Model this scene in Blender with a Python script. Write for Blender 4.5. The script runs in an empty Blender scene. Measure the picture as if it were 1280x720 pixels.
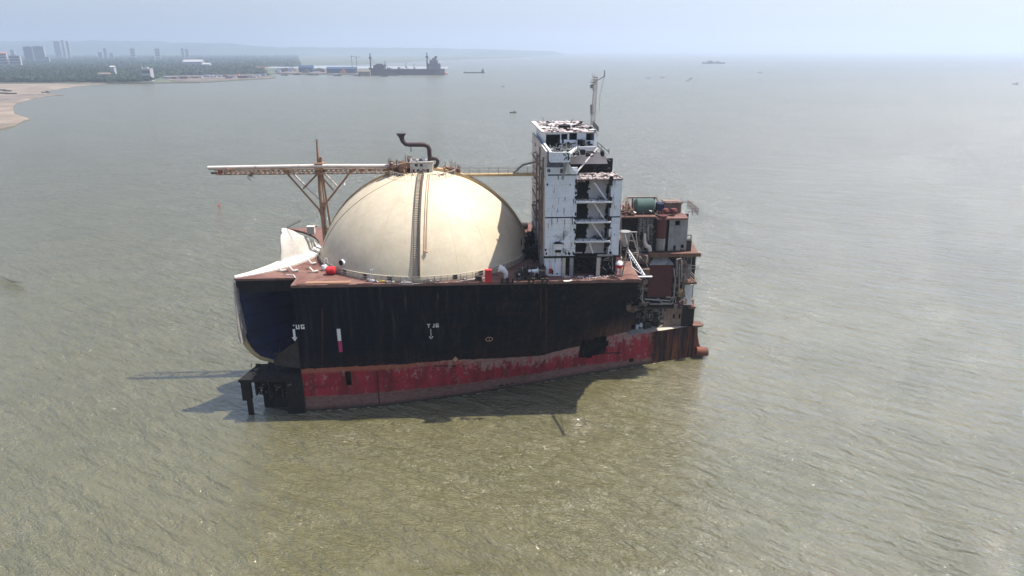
import bpy, bmesh, math, random
from mathutils import Vector, Matrix, noise
R = math.radians
sc = bpy.context.scene
C = sc.collection
rnd = random.Random(7)

# ------------------------------------------------------------------ camera
CAM_H, PITCH, FPX = 65.0, R(19.0), 865.0
cd = bpy.data.cameras.new('camera'); cam = bpy.data.objects.new('camera', cd); C.objects.link(cam)
cam.location = (0, 0, CAM_H); cam.rotation_euler = (R(90) - PITCH, 0, 0)
cd.sensor_width = 36; cd.lens = 36 * FPX / 1280; cd.clip_start = 0.5; cd.clip_end = 90000
sc.camera = cam

# survey helpers: where a line of sight measured on the photograph meets a real plane
def ray(px, py):
    xc = (px - 640) / FPX; yc = (360 - py) / FPX
    c, s = math.cos(PITCH), math.sin(PITCH)
    return Vector((xc, c + yc * s, -s + yc * c))
def gr(px, py, z=0.0):
    d = ray(px, py); t = (z - CAM_H) / d.z
    return Vector((d.x * t, d.y * t, z))
def far_pt(px, py, Y):
    d = ray(px, py); t = Y / d.y
    return Vector((d.x * t, Y, CAM_H + d.z * t))
SHIP = Matrix.Translation((-39.2, 116.5, 0)) @ Matrix.Rotation(R(3), 4, 'Z')
SINV = SHIP.inverted()
_c = SINV @ Vector((0, 0, CAM_H))
def sray(px, py): return SINV.to_3x3() @ ray(px, py)
def pv(px, py, v):
    d = sray(px, py); t = (v - _c.y) / d.y; return _c + d * t
def pw(px, py, w):
    d = sray(px, py); t = (w - _c.z) / d.z; return _c + d * t
def pu(px, py, u):
    d = sray(px, py); t = (u - _c.x) / d.x; return _c + d * t

# ------------------------------------------------------------------ materials
class NT:
    def __init__(s, name):
        s.m = bpy.data.materials.new(name); s.m.use_nodes = True
        s.t = s.m.node_tree; s.b = s.t.nodes['Principled BSDF']
        s.tc = s.t.nodes.new('ShaderNodeTexCoord')
    def n(s, typ, **kw):
        x = s.t.nodes.new('ShaderNode' + typ)
        for k, v in kw.items(): setattr(x, k, v)
        return x
    def l(s, a, b): s.t.links.new(a, b)
    def coords(s, scale=(1, 1, 1), src='Object', loc=(0, 0, 0)):
        mp = s.n('Mapping'); mp.inputs['Scale'].default_value = scale; mp.inputs['Location'].default_value = loc
        s.l(s.tc.outputs[src], mp.inputs[0]); return mp.outputs[0]
    def noise(s, co, sc_=1, det=6, rough=.6, dist=0):
        x = s.n('TexNoise'); x.inputs['Scale'].default_value = sc_; x.inputs['Detail'].default_value = det
        x.inputs['Roughness'].default_value = rough; x.inputs['Distortion'].default_value = dist
        s.l(co, x.inputs['Vector']); return x.outputs['Fac']
    def ramp(s, f, a, b, lo=0., hi=1.):
        x = s.n('MapRange'); x.clamp = True
        for i, v in zip((1, 2, 3, 4), (a, b, lo, hi)): x.inputs[i].default_value = v
        s.l(f, x.inputs[0]); return x.outputs[0]
    def mix(s, f, a, b):
        x = s.n('Mix', data_type='RGBA')
        if isinstance(f, float): x.inputs[0].default_value = f
        else: s.l(f, x.inputs[0])
        for i, c in ((6, a), (7, b)):
            if isinstance(c, tuple): x.inputs[i].default_value = (*c, 1)
            else: s.l(c, x.inputs[i])
        return x.outputs[2]
    def math(s, op, a, b=None):
        x = s.n('Math', operation=op)
        for i, c in enumerate((a, b)):
            if c is None: continue
            if isinstance(c, (int, float)): x.inputs[i].default_value = c
            else: s.l(c, x.inputs[i])
        return x.outputs[0]
    def bump(s, h, strength=.3, dist=.1):
        x = s.n('Bump'); x.inputs['Strength'].default_value = strength; x.inputs['Distance'].default_value = dist
        s.l(h, x.inputs['Height']); s.l(x.outputs[0], s.b.inputs['Normal']); return x
    def done(s, col, rough=.7, spec=.3):
        if isinstance(col, tuple): s.b.inputs['Base Color'].default_value = (*col, 1)
        else: s.l(col, s.b.inputs['Base Color'])
        s.b.inputs['Roughness'].default_value = rough; s.b.inputs['Specular IOR Level'].default_value = spec
        return s.m

def worn(name, base, second, rust=(.13, .045, .02), patch=.5, streak=.5, spots=.4, sc_=.35, rough=.75, soot=0., spec=.3, panel=0., bmp=.5):
    """weathered paint: patchy second tone, vertical rust runs, chips, optional soot"""
    t = NT(name)
    big = t.noise(t.coords(), sc_, 7, .65, .6)
    col = t.mix(t.ramp(big, .42, .66), base, second)
    fine = t.noise(t.coords(), sc_ * 9, 6, .7)
    col = t.mix(t.ramp(fine, .35, .75, 0, .35), col, tuple(c * .55 for c in base))
    st = t.noise(t.coords((1.6, 1.6, .09)), 1.1, 6, .7)
    stm = t.math('MULTIPLY', t.ramp(st, .66 - .2 * streak, .86 - .2 * streak), t.ramp(big, .3, .6, .25, 1.))
    col = t.mix(t.math('MULTIPLY', stm, min(1., .4 + streak * .6)), col, rust)
    sp = t.noise(t.coords(loc=(3, 5, 7)), 1.7, 8, .75, .4)
    col = t.mix(t.ramp(sp, .70 - .16 * spots, .74 - .14 * spots), col, tuple(c * .7 for c in rust))
    if soot:
        so = t.noise(t.coords(loc=(9, 2, 4)), .22, 6, .7, .8)
        col = t.mix(t.ramp(so, .68 - .3 * soot, .8 - .3 * soot, 0, .92), col, (.012, .011, .011))
    if panel:
        w = t.n('TexBrick'); w.inputs['Scale'].default_value = 1.0; w.inputs['Mortar Size'].default_value = .035
        w.inputs['Brick Width'].default_value = 6.3; w.inputs['Row Height'].default_value = 2.35; w.inputs['Mortar Smooth'].default_value = .6
        sx = t.n('SeparateXYZ'); t.l(t.tc.outputs['Object'], sx.inputs[0]); cx = t.n('CombineXYZ')
        t.l(t.math('ADD', sx.outputs[0], sx.outputs[1]), cx.inputs[0]); t.l(sx.outputs[2], cx.inputs[1]); t.l(cx.outputs[0], w.inputs['Vector'])
        col = t.mix(t.math('MULTIPLY', w.outputs['Fac'], panel), col, tuple(c * .35 for c in rust))
    t.bump(t.noise(t.coords(), 1.3, 8, .7), bmp, .12)
    return t.done(col, rough, spec)

M = {}
M['dome'] = worn('cream_tank_paint', (.62, .53, .38), (.54, .45, .31), rust=(.32, .23, .13), streak=.45, spots=.06, sc_=.07, rough=.55, bmp=.14)
M['dome_far'] = worn('tan_tank_rib', (.48, .36, .19), (.40, .29, .15), rust=(.2, .11, .05), streak=.3, spots=.2)
M['ladder'] = worn('brown_ladder_steel', (.10, .075, .06), (.16, .11, .08), rust=(.06, .03, .02), streak=.3, spots=.4)
M['shell'] = worn('white_shell_paint', (.60, .57, .51), (.50, .465, .40), rust=(.35, .25, .16), streak=.25, spots=.15, sc_=.2)
M['coaming'] = worn('bare_coaming', (.72, .69, .62), (.62, .56, .46), rust=(.45, .33, .2), streak=.15, spots=.1)
M['deck'] = worn('rusty_deck_plate', (.14, .062, .048), (.23, .13, .10), rust=(.08, .035, .028), streak=.0, spots=.7, sc_=.2, soot=.12)
M['rustlip'] = worn('rusty_edge', (.20, .11, .09), (.12, .06, .045), rust=(.07, .03, .02), streak=.5, spots=.5, sc_=.4)
M['tower'] = worn('white_tower_paint', (.82, .83, .84), (.70, .72, .73), rust=(.20, .11, .07), streak=.6, spots=.5, sc_=.3, soot=.27, panel=.45)
M['tower_clean'] = worn('pale_blue_white_paint', (.80, .83, .86), (.70, .74, .78), rust=(.16, .10, .08), streak=.5, spots=.45, sc_=.3, soot=.16, panel=.3)
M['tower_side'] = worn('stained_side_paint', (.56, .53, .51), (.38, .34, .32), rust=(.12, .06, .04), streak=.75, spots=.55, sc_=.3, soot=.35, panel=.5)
M['tower_warm'] = worn('pinkish_bulkhead_paint', (.60, .55, .53), (.52, .47, .46), rust=(.2, .1, .07), streak=.35, spots=.3, sc_=.3)
M['soot'] = worn('burnt_steel', (.009, .008, .008), (.018, .015, .014), rust=(.06, .028, .016), streak=.4, spots=.4, sc_=.6, rough=.9)
M['dark'] = worn('dark_grimy_steel', (.028, .024, .022), (.055, .045, .039), rust=(.12, .05, .03), streak=.5, spots=.5, sc_=.7)
M['blue'] = worn('dark_blue_hold_paint', (.008, .015, .065), (.005, .009, .035), rust=(.02, .012, .012), streak=.35, spots=.15, sc_=.25, rough=.6)
M['rust'] = worn('brown_rust', (.13, .065, .045), (.19, .11, .07), rust=(.07, .03, .02), streak=.5, spots=.4, sc_=.5)
M['orust'] = worn('orange_rust', (.20, .06, .03), (.10, .045, .035), rust=(.05, .025, .02), streak=.7, spots=.4, sc_=.35)
M['truss'] = worn('rusty_truss_steel', (.34, .21, .13), (.24, .13, .08), rust=(.1, .05, .03), streak=.2, spots=.5, sc_=1.5)
M['pipe_white'] = worn('white_pipe_paint', (.66, .60, .53), (.56, .50, .43), rust=(.3, .17, .1), streak=.1, spots=.25, sc_=.9)
M['boiler'] = worn('dark_red_casing', (.11, .035, .03), (.085, .03, .028), rust=(.04, .018, .015), streak=.4, spots=.2, sc_=.4)
M['grey'] = worn('grey_stained_casing', (.30, .30, .29), (.2, .19, .185), rust=(.10, .05, .035), streak=.5, spots=.35, sc_=.5, soot=.3)
M['brownwall'] = worn('brown_bulkhead', (.23, .17, .14), (.15, .095, .075), rust=(.10, .045, .03), streak=.8, spots=.4, sc_=.5)
M['beige'] = worn('beige_tank_top', (.55, .50, .42), (.43, .37, .30), rust=(.2, .1, .06), streak=.0, spots=.4, sc_=.5)
M['green'] = worn('pale_green_tank', (.06, .11, .095), (.05, .08, .07), rust=(.1, .05, .03), streak=.2, spots=.25, sc_=.5)
M['white'] = worn('white_fitting', (.78, .77, .75), (.66, .65, .63), rust=(.25, .14, .09), streak=.2, spots=.25, sc_=1.2)
M['steel'] = worn('grey_pipework', (.32, .30, .28), (.2, .17, .15), rust=(.14, .06, .035), streak=.3, spots=.5, sc_=1.1)
M['rubble'] = worn('pink_white_rubble', (.60, .54, .52), (.40, .30, .27), rust=(.10, .05, .04), streak=0, spots=.75, sc_=1.4)
M['red'] = worn('red_paint', (.55, .03, .035), (.45, .03, .035), rust=(.15, .03, .02), streak=.1, spots=.1, sc_=1.)
M['dullred'] = worn('dull_red_paint', (.16, .045, .04), (.11, .035, .03), rust=(.08, .03, .02), streak=.2, spots=.4, sc_=2)
M['yellow'] = worn('yellow_paint', (.62, .42, .12), (.5, .32, .1), rust=(.2, .1, .05), streak=.1, spots=.2, sc_=1.)
M['magenta'] = worn('magenta_mark', (.42, .04, .14), (.36, .035, .12), rust=(.1, .03, .04), streak=.1, spots=.15, sc_=1.)
M['tanmark'] = worn('tan_mark', (.45, .27, .17), (.4, .24, .15), streak=.1, spots=.1, sc_=1.)
M['black_pipe'] = worn('maroon_black_pipe', (.045, .028, .032), (.06, .035, .035), rust=(.09, .04, .03), streak=.1, spots=.3, sc_=.8, rough=.6)

M['run'] = worn('rust_run_stain', (.05, .022, .014), (.015, .012, .012), rust=(.09, .04, .02), streak=.9, spots=.3, sc_=.5, spec=.1)
def hull_mat():
    t = NT('ship_side_paint')
    co = t.coords(); sx = t.n('SeparateXYZ'); t.l(t.tc.outputs['Object'], sx.inputs[0]); U, V, W = sx.outputs
    ed = t.noise(t.coords((1, 1, 1)), .5, 7, .7); ed2 = t.noise(t.coords((.6, .6, 2.)), 1.5, 6, .7)
    wj = t.math('ADD', W, t.math('MULTIPLY', t.math('SUBTRACT', ed, .5), .9))
    wq = t.math('SUBTRACT', t.math('ADD', wj, t.ramp(U, 30, 46, 0, 1.8)), t.ramp(U, 55, 62, 0, 1.3))
    big = t.noise(co, .12, 7, .65, .5)
    st = t.noise(t.coords((1.2, 1.2, .035)), 1.0, 7, .72); st2 = t.noise(t.coords((.55, .55, .012), loc=(7, 0, 3)), 1.0, 5, .7)
    chip = t.noise(t.coords(loc=(4, 4, 4)), 1.1, 9, .8, .3)
    # black topsides
    blk = t.mix(t.ramp(big, .38, .62), (.0015, .0035, .0085), (.004, .006, .011))
    blk = t.mix(t.ramp(st, .50, .78, 0, .6), blk, (.045, .042, .042))
    aft = t.ramp(U, 18, 60, 0, 1)
    blk = t.mix(t.math('MULTIPLY', t.ramp(st2, .54, .72), t.ramp(U, 0, 62, .08, .7)), blk, (.045, .022, .014))
    blk = t.mix(t.math('MULTIPLY', t.ramp(st, .60, .68), t.ramp(W, 14, 25, .05, .75)), blk, (.12, .07, .05))
    blk = t.mix(t.math('MULTIPLY', t.ramp(chip, .62, .68), t.math('ADD', t.math('MULTIPLY', aft, .5), .12)), blk, (.09, .04, .025))
    hz_ = t.noise(t.coords((.09, .09, 2.2), loc=(0, 3, 1)), 1., 6, .75)
    blk = t.mix(t.math('MULTIPLY', t.ramp(hz_, .60, .70), t.ramp(U, 10, 30, .05, .55)), blk, (.10, .035, .03))
    sc3 = t.noise(t.coords((2.2, 2.2, .5), loc=(1, 3, 8)), 1., 8, .8)
    blk = t.mix(t.ramp(sc3, .62, .72, 0, .5), blk, (.045, .042, .04))
    blk = t.mix(t.math('MULTIPLY', t.ramp(W, 12.5, 9.2), t.ramp(ed2, .45, .65, 0, .7)), blk, (.05, .022, .016))
    low = t.math('MULTIPLY', t.math('MULTIPLY', t.ramp(U, 53, 62), t.ramp(wj, 12.5, 9.5)), t.ramp(st, .4, .6, .3, .9))
    blk = t.mix(low, blk, (.11, .055, .04))
    # red boot top
    rd = t.mix(t.ramp(ed, .40, .62), (.34, .03, .045), (.22, .028, .034))
    rd = t.mix(t.ramp(t.noise(t.coords((.45, .45, .02), loc=(5, 0, 0)), 1., 4, .6), .45, .6, 0, .6), rd, (.09, .018, .02))
    sc2 = t.math('ADD', t.math('MULTIPLY', t.noise(t.coords((1., 1., .5), loc=(8, 1, 2)), .8, 7, .72), .55), t.math('MULTIPLY', t.noise(t.coords((1.2, 1.2, 1.), loc=(1, 1, 2)), 1.6, 8, .8), .45))
    scb = t.math('ADD', sc2, t.math('MULTIPLY', t.ramp(U, 18, 40, -.04, .0), 1.))
    scb = t.math('ADD', scb, t.math('MULTIPLY', t.ramp(wq, 5.4, 8.6, -.05, .085), t.ramp(U, 12, 34)))
    rd = t.mix(t.ramp(scb, .49, .56, 0, .8), rd, (.30, .23, .21))
    rd = t.mix(t.ramp(st, .56, .74, 0, .8), rd, (.14, .05, .035))
    rd = t.mix(t.ramp(chip, .64, .69), rd, (.03, .018, .016))
    # orange line under the black, grey fouling near the water
    rd = t.mix(t.math('MULTIPLY', t.ramp(wq, 7.7, 8.3), t.ramp(U, 35, 15, .25, .8)), rd, (.30, .115, .07))
    gw = t.math('ADD', 3.1, t.math('MULTIPLY', t.ramp(U, 35, 84, 0, 1), -2.2))
    gmask = t.ramp(t.math('SUBTRACT', wj, gw), .25, -.25)
    gr_ = t.mix(t.ramp(ed2, .4, .65), (.22, .13, .11), (.15, .07, .06))
    gr_ = t.mix(t.ramp(st, .56, .74, 0, .7), gr_, (.09, .035, .03))
    gr_ = t.mix(t.ramp(W, 1.1, .2, 0, .85), gr_, (.03, .03, .022))
    rd = t.mix(gmask, rd, gr_)
    stern = t.math('MULTIPLY', t.ramp(t.math('ADD', U, t.math('MULTIPLY', t.math('SUBTRACT', ed, .5), 3)), 69.5, 71), 1.)
    orange = t.mix(t.ramp(t.noise(t.coords((1.3, 1.3, .07), loc=(2, 2, 0)), .9, 8, .8), .38, .53), (.20, .065, .03), (.018, .013, .014))
    rd = t.mix(stern, rd, orange)
    col = t.mix(t.ramp(wq, 8.85, 9.0), rd, blk)
    # plating seams
    wv = t.n('TexBrick'); wv.inputs['Scale'].default_value = 1.; wv.inputs['Brick Width'].default_value = 11.; wv.inputs['Row Height'].default_value = 2.6
    wv.inputs['Mortar Size'].default_value = .05; wv.inputs['Mortar Smooth'].default_value = .8
    cx = t.n('CombineXYZ'); t.l(U, cx.inputs[0]); t.l(W, cx.inputs[1]); t.l(cx.outputs[0], wv.inputs['Vector'])
    col = t.mix(t.math('MULTIPLY', wv.outputs['Fac'], .35), col, (.05, .032, .028))
    h = t.math('ADD', t.math('MULTIPLY', t.noise(t.coords((.9, .9, .35)), 1., 5, .65), 1.), t.math('MULTIPLY', wv.outputs['Fac'], -.35))
    t.bump(h, .8, .28)
    return t.done(col, .65, .06)
M['hull'] = hull_mat()

def flat(name, col, rough=.8, var=.25, sc_=1.):
    t = NT(name); n_ = t.noise(t.coords(), sc_, 5, .65)
    return t.done(t.mix(t.ramp(n_, .35, .65), tuple(c * (1 - var) for c in col), tuple(min(1, c * (1 + var)) for c in col)), rough)

# ------------------------------------------------------------------ mesh builder
class MB:
    def __init__(s, origin=(0, 0, 0)): s.v = []; s.f = []; s.o = Vector(origin)
    def add(s, vs, fs):
        b = len(s.v); s.v += [tuple(Vector(p) - s.o) for p in vs]; s.f += [tuple(b + i for i in q) for q in fs]; return s
    def box(s, x0, x1, y0, y1, z0, z1):
        return s.add([(x, y, z) for x in (x0, x1) for y in (y0, y1) for z in (z0, z1)],
                     [(0, 1, 3, 2), (4, 6, 7, 5), (0, 4, 5, 1), (2, 3, 7, 6), (0, 2, 6, 4), (1, 5, 7, 3)])
    def obox(s, c, size, rot=(0, 0, 0)):
        from mathutils import Euler
        m = Euler(rot).to_matrix(); c = Vector(c); h = Vector(size) / 2
        vs = [c + m @ Vector((a * h.x, b * h.y, d * h.z)) for a in (-1, 1) for b in (-1, 1) for d in (-1, 1)]
        return s.add(vs, [(0, 1, 3, 2), (4, 6, 7, 5), (0, 4, 5, 1), (2, 3, 7, 6), (0, 2, 6, 4), (1, 5, 7, 3)])
    def tube(s, pts, r, n=8, cap=True):
        pts = [Vector(p) for p in pts]; rs = r if isinstance(r, (list, tuple)) else [r] * len(pts)
        vs = []; fs = []
        up = None
        for i, p in enumerate(pts):
            d = (pts[min(i + 1, len(pts) - 1)] - pts[max(i - 1, 0)]).normalized()
            if up is None:
                up = Vector((0, 0, 1)) if abs(d.z) < .9 else Vector((0, 1, 0))
            a = d.cross(up).normalized(); b = a.cross(d).normalized(); up = b
            for k in range(n):
                t = 2 * math.pi * (k + .5) / n
                vs.append(p + (a * math.cos(t) + b * math.sin(t)) * rs[i])
        for i in range(len(pts) - 1):
            for k in range(n):
                fs.append((i * n + k, i * n + (k + 1) % n, (i + 1) * n + (k + 1) % n, (i + 1) * n + k))
        if cap: fs += [tuple(range(n)), tuple((len(pts) - 1) * n + k for k in reversed(range(n)))]
        return s.add(vs, fs)
    def bar(s, a, b, r=.15, n=4): return s.tube([a, b], r, n)
    def prism(s, poly, axis, a, b):
        """extrude a polygon given in the two other axes"""
        def mk(p, q):
            return {'x': (q, p[0], p[1]), 'y': (p[0], q, p[1]), 'z': (p[0], p[1], q)}[axis]
        n = len(poly)
        return s.add([mk(p, a) for p in poly] + [mk(p, b) for p in poly],
                     [tuple(range(n)), tuple(reversed(range(n, 2 * n)))] + [(i, i + n, (i + 1) % n + n, (i + 1) % n) for i in range(n)])
    def lathe(s, prof, c, n=48, a0=0, a1=2 * math.pi):
        full = abs(a1 - a0 - 2 * math.pi) < 1e-6; m = n if full else n + 1; vs = []; fs = []
        for r, z in prof:
            for k in range(m):
                t = a0 + (a1 - a0) * k / n; vs.append((c[0] + r * math.cos(t), c[1] + r * math.sin(t), c[2] + z))
        for i in range(len(prof) - 1):
            for k in range(n):
                fs.append((i * m + k, i * m + (k + 1) % m, (i + 1) * m + (k + 1) % m, (i + 1) * m + k))
        return s.add(vs, fs)
    def railing(s, pts, h=1.1, r=.05, gap=1.6, rails=(1., .55)):
        for a, b in zip(pts, pts[1:]):
            a, b = Vector(a), Vector(b); n = max(1, int((b - a).length / gap))
            for i in range(n + 1):
                p = a.lerp(b, i / n)
                if rnd.random() < .93: s.bar(p, p + Vector((rnd.uniform(-.05, .05), rnd.uniform(-.05, .05), h)), r)
            for q in rails: s.bar(a + Vector((0, 0, h * q)), b + Vector((0, 0, h * q)), r)
        return s
    def clutter(s, n, lo, hi, size=(.3, 1.5), kinds='bpr', th=.12, rg=rnd):
        lo, hi = Vector(lo), Vector(hi)
        for _ in range(n):
            c = Vector([rg.uniform(a, b) for a, b in zip(lo, hi)]); k = rg.choice(kinds); L = rg.uniform(*size)
            if k == 'b': s.obox(c, (L, L * rg.uniform(.3, .8), L * rg.uniform(.3, .9)), (0, 0, rg.uniform(0, 3)))
            elif k == 'f': s.obox(c, (L, L * rg.uniform(.3, .9), th * rg.uniform(.3, .8)), (rg.uniform(-.1, .1), rg.uniform(-.1, .1), rg.uniform(0, 3)))
            elif k == 'l': s.obox(c, (L, L * rg.uniform(.3, .9), th * rg.uniform(.5, 1.2)), (rg.uniform(-.5, .5), rg.uniform(-.5, .5), rg.uniform(0, 3)))
            elif k == 'p':
                d = Vector(rg.choice([(1, 0, 0), (0, 0, 1), (0, 0, 1), (.3, .9, 0)])) * L
                e = Vector(rg.choice([(0, 0, 1), (1, 0, 0), (0, 1, 0)])) * L * .5
                s.tube([c, c + d, c + d + e], th * rg.uniform(.5, 1.3), 6)
            else:
                d = Vector((rg.uniform(-1, 1), rg.uniform(-1, 1), rg.uniform(-1, 1))).normalized() * L
                s.bar(c, c + d, th * rg.uniform(.4, .9))
        return s
    def build(s, name, mat, parent=None, smooth=False, loc=None, rot=None, fixn=True):
        me = bpy.data.meshes.new(name); me.from_pydata(s.v, [], s.f); me.update()
        if fixn:
            bm = bmesh.new(); bm.from_mesh(me); bmesh.ops.recalc_face_normals(bm, faces=bm.faces); bm.to_mesh(me); bm.free()
        if smooth:
            me.polygons.foreach_set('use_smooth', [True] * len(me.polygons))
            try: me.set_sharp_from_angle(angle=R(40))
            except Exception: pass
        me.materials.append(M[mat] if isinstance(mat, str) else mat)
        o = bpy.data.objects.new(name, me); C.objects.link(o)
        if parent: o.parent = parent
        if parent and any(k in name for k in ('rubble', 'scrap', 'machinery', 'pipework', 'burnt_interior', 'stubs', 'weld_seam')): o['kind'] = 'stuff'
        if loc is not None: o.location = loc
        if rot is not None: o.rotation_euler = rot
        return o
def tag(o, label=None, cat=None, group=None, kind=None):
    if label: o['label'] = label
    if cat: o['category'] = cat
    if group: o['group'] = group
    if kind: o['kind'] = kind
    return o
def empty(name, loc, rz=0):
    o = bpy.data.objects.new(name, None); C.objects.link(o); o.location = loc; o.rotation_euler = (0, 0, rz); o.empty_display_size = 1; return o
def wall_holes(mb, axis, pos, th, a0, a1, b0, b1, holes, step=None):
    """a wall slab with rectangular openings; axis 'v' (runs along u) or 'u' (runs along v)"""
    As = sorted({a0, a1, *[x for h in holes for x in h[:2] if a0 < x < a1]}); Bs = sorted({b0, b1, *[x for h in holes for x in h[2:4] if b0 < x < b1]})
    for i in range(len(As) - 1):
        for j in range(len(Bs) - 1):
            ca, cb = (As[i] + As[i + 1]) / 2, (Bs[j] + Bs[j + 1]) / 2
            if any(h[0] < ca < h[1] and h[2] < cb < h[3] for h in holes): continue
            if axis == 'v': mb.box(As[i], As[i + 1], pos, pos + th, Bs[j], Bs[j + 1])
            else: mb.box(pos, pos + th, As[i], As[i + 1], Bs[j], Bs[j + 1])
    return mb

# ------------------------------------------------------------------ hull form
DW = 25.3          # main deck height
def lerp(xs, ys, x):
    if x <= xs[0]: return ys[0]
    for a, b, c, d in zip(xs, xs[1:], ys, ys[1:]):
        if x <= b: return c + (d - c) * (x - a) / (b - a)
    return ys[-1]
def smooth_lerp(xs, ys, x):
    return (lerp(xs, ys, x - 2) + lerp(xs, ys, x - 1) + lerp(xs, ys, x) + lerp(xs, ys, x + 1) + lerp(xs, ys, x + 2)) / 5
def off(u): return smooth_lerp([-20, 0, 15, 30, 45, 53, 66, 78, 83, 90], [0, 0, 1.6, 5.0, 9.6, 12.3, 16.2, 20.0, 21.4, 22.3], u)
def pexp(u): return lerp([0, 20, 30, 45, 53, 63, 84], [.9, .8, .75, 1.15, 2.2, 4.5, 6], u)
def hv(u, w):
    x = max(0, min(1, w / DW))
    return off(u) * (1 - x ** pexp(u))
BEAM = 45.0

ship = empty('wrecked_ship', SHIP.translation, R(3))
tag(ship, 'half-dismantled black and red gas carrier aground with one cream dome and white burnt tower', 'ship wreck')

# hull plating, near side, real opening cut out of it
openings = []
a = pv(723, 423, 13); b = pv(760, 446, 13); openings.append((a.x + .2, b.x, b.z, a.z, .55))
a = pv(429.5, 467, 0); b = pv(438.5, 482, 0.8); openings.append((a.x, b.x, b.z, a.z, 0))
a = pv(786, 446, 17); b = pv(790, 451, 17); openings.append((a.x, b.x, b.z, a.z, 0))
for q in (622, 627, 633, 637): 
    a = pv(q, 477, 8); b = pv(q + 3.4, 479.6, 8); openings.append((a.x, b.x, b.z, a.z, 0))
def H(px, py):
    v = 0
    for _ in range(9):
        p = pv(px, py, v); v = v * .5 + hv(min(84, p.x), p.z) * .5
    return p.x, p.z
_cut = sorted([H(*q)[::-1] for q in ((800, 352), (801, 370), (799, 385), (795, 400), (787, 414), (776, 431))])
print('CUT', _cut)
def ucut(w): return lerp([c[0] for c in _cut], [c[1] for c in _cut], w)
def plating(far=False):
    mb = MB(); st = .5; nu = int(86 / st); idx = {}
    us = [i * st * .998 for i in range(nu + 1)]; nw = 60
    rows = [DW * j / nw for j in range(-3, nw + 1)]
    for i, u in enumerate(us):
        for j, w in enumerate(rows):
            v = hv(u, w) if not far else BEAM - hv(u, w)
            mb.v.append((u, v, w))
    n = len(rows)
    for i in range(nu):
        for j in range(n - 1):
            uc = us[i] + st / 2; wc = (rows[j] + rows[j + 1]) / 2
            jag = (noise.noise(Vector((uc * .7, wc * .7, 1))) * 1.5)
            if wc > 7.4 and uc > ucut(wc) + jag * .15: continue
            if uc > 81.0: continue
            if not far and any(o[0] < uc + jag * o[4] < o[1] and o[2] < wc + jag * o[4] * .5 < o[3] for o in openings): continue
            mb.f.append((i * n + j, (i + 1) * n + j, (i + 1) * n + j + 1, i * n + j + 1))
    return mb
hull = plating().build('hull_side', 'hull', ship, smooth=True)
hull['label'] = 'black port side with red boot-top band and rust streaks'
fhull = plating(True).build('hull_side', 'hull', ship, smooth=True)
# inner skin and frames behind the openings
mb = MB(); us = [0.6 + i * 1.0 for i in range(62)]; n = 14
for u in us:
    for j in range(n): mb.v.append((u, hv(u, j * 1.9) + 2.6, j * 1.9))
for i in range(len(us) - 1):
    for j in range(n - 1): mb.f.append((i * n + j, (i + 1) * n + j, (i + 1) * n + j + 1, i * n + j + 1))
for u in range(1, 62, 3):
    mb.add([(u, hv(u, w) + .12 + d, w) for w in (0, 5, 9, 13, 17, 21, 24.8) for d in (0, 2.3)], [(2 * i, 2 * i + 1, 2 * i + 3, 2 * i + 2) for i in range(6)])
a = openings[0]; mb.clutter(26, (a[0], 13.0, a[2]), (a[1], 14.2, a[3]), (.8, 2.4), 'pr', .14)
mb.build('inner_hull_skin', 'soot', ship)

# lower hull shelf (tank top) left where the stern was cut down
mb = MB(); us = [60 + i for i in range(22)]
vs = [(u, hv(u, 7.4) + .05, 7.45) for u in us] + [(u, BEAM - hv(u, 7.4) - .05, 7.45) for u in reversed(us)]
mb.add(vs, [tuple(range(len(vs)))])
mb.build('tank_top', 'beige', ship)
mb = MB(); mb.box(80.8, 81.0, 20.6, 24.4, -1, 7.4)
mb.build('stern_bulkhead', 'orust', ship)
# stern post, curved tail plate, bearing tube
q = pv(869, 440, 21.8)
mb = MB()
prof = [(79.2, -1), (83.4, -1), (83.0, 1.5), (82.1, 3), (81.6, 5), (81.4, 7.4), (79.2, 7.4)]
mb.prism(prof, 'y', 20.9, 22.9)
mb.build('stern_post', 'orust', ship)
mb = MB(); mb.tube([(81.3, 20.4, 1.6), (83.0, 20.4, 1.4), (83.9, 20.4, 1.35), (84.0, 20.4, 1.35)], [.95, 1., 1., .6], 14)
mb.build('shaft_bearing_tube', 'orust', ship, smooth=True)
mb = MB(); mb.prism([(80.0, 19.6), (81.6, 19.6), (82.5, 20.4), (82.2, 22), (80, 23)], 'z', 7.6, 8.0)
mb.build('stern_plate', 'rust', ship)

# ------------------------------------------------------------------ main deck
HC = Vector((-22.1, 23.7)); HR = 21.6      # ring of the missing forward tank
def arc_pt(v, r=HR): return HC.x + math.sqrt(max(0, r * r - (v - HC.y) ** 2))
poly = [(0, 0), (62.8, 0), (63.2, 12), (63, 22), (63, 45), (-11.6, 42.6)]
for i in range(24, -1, -1):
    v = 4.8 + (42.6 - 4.8) * i / 24
    if i < 24: poly.append((arc_pt(v) + .05 * math.sin(i * 2.1), v))
poly += [(-.3, 4.6)]
mb = MB(); mb.prism(poly, 'z', DW - .45, DW + .02)
deck = mb.build('main_deck', 'deck', ship)
mb = MB(); mb.box(-.15, 62.9, -.16, .2, DW - .35, DW + .12); mb.box(-.16, .3, .2, 4.4, DW - .35, DW + .1); mb.box(-11.3, -.2, 4.35, 4.6, DW - .35, DW + .06)
for _ in range(30):
    u = rnd.uniform(0, 62); mb.obox((u, rnd.uniform(-.1, .1), DW + .15), (rnd.uniform(.5, 3), .12, .2), (0, 0, rnd.uniform(-.1, .1)))
mb.build('deck_edge_plate', 'rustlip', ship)
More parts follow.
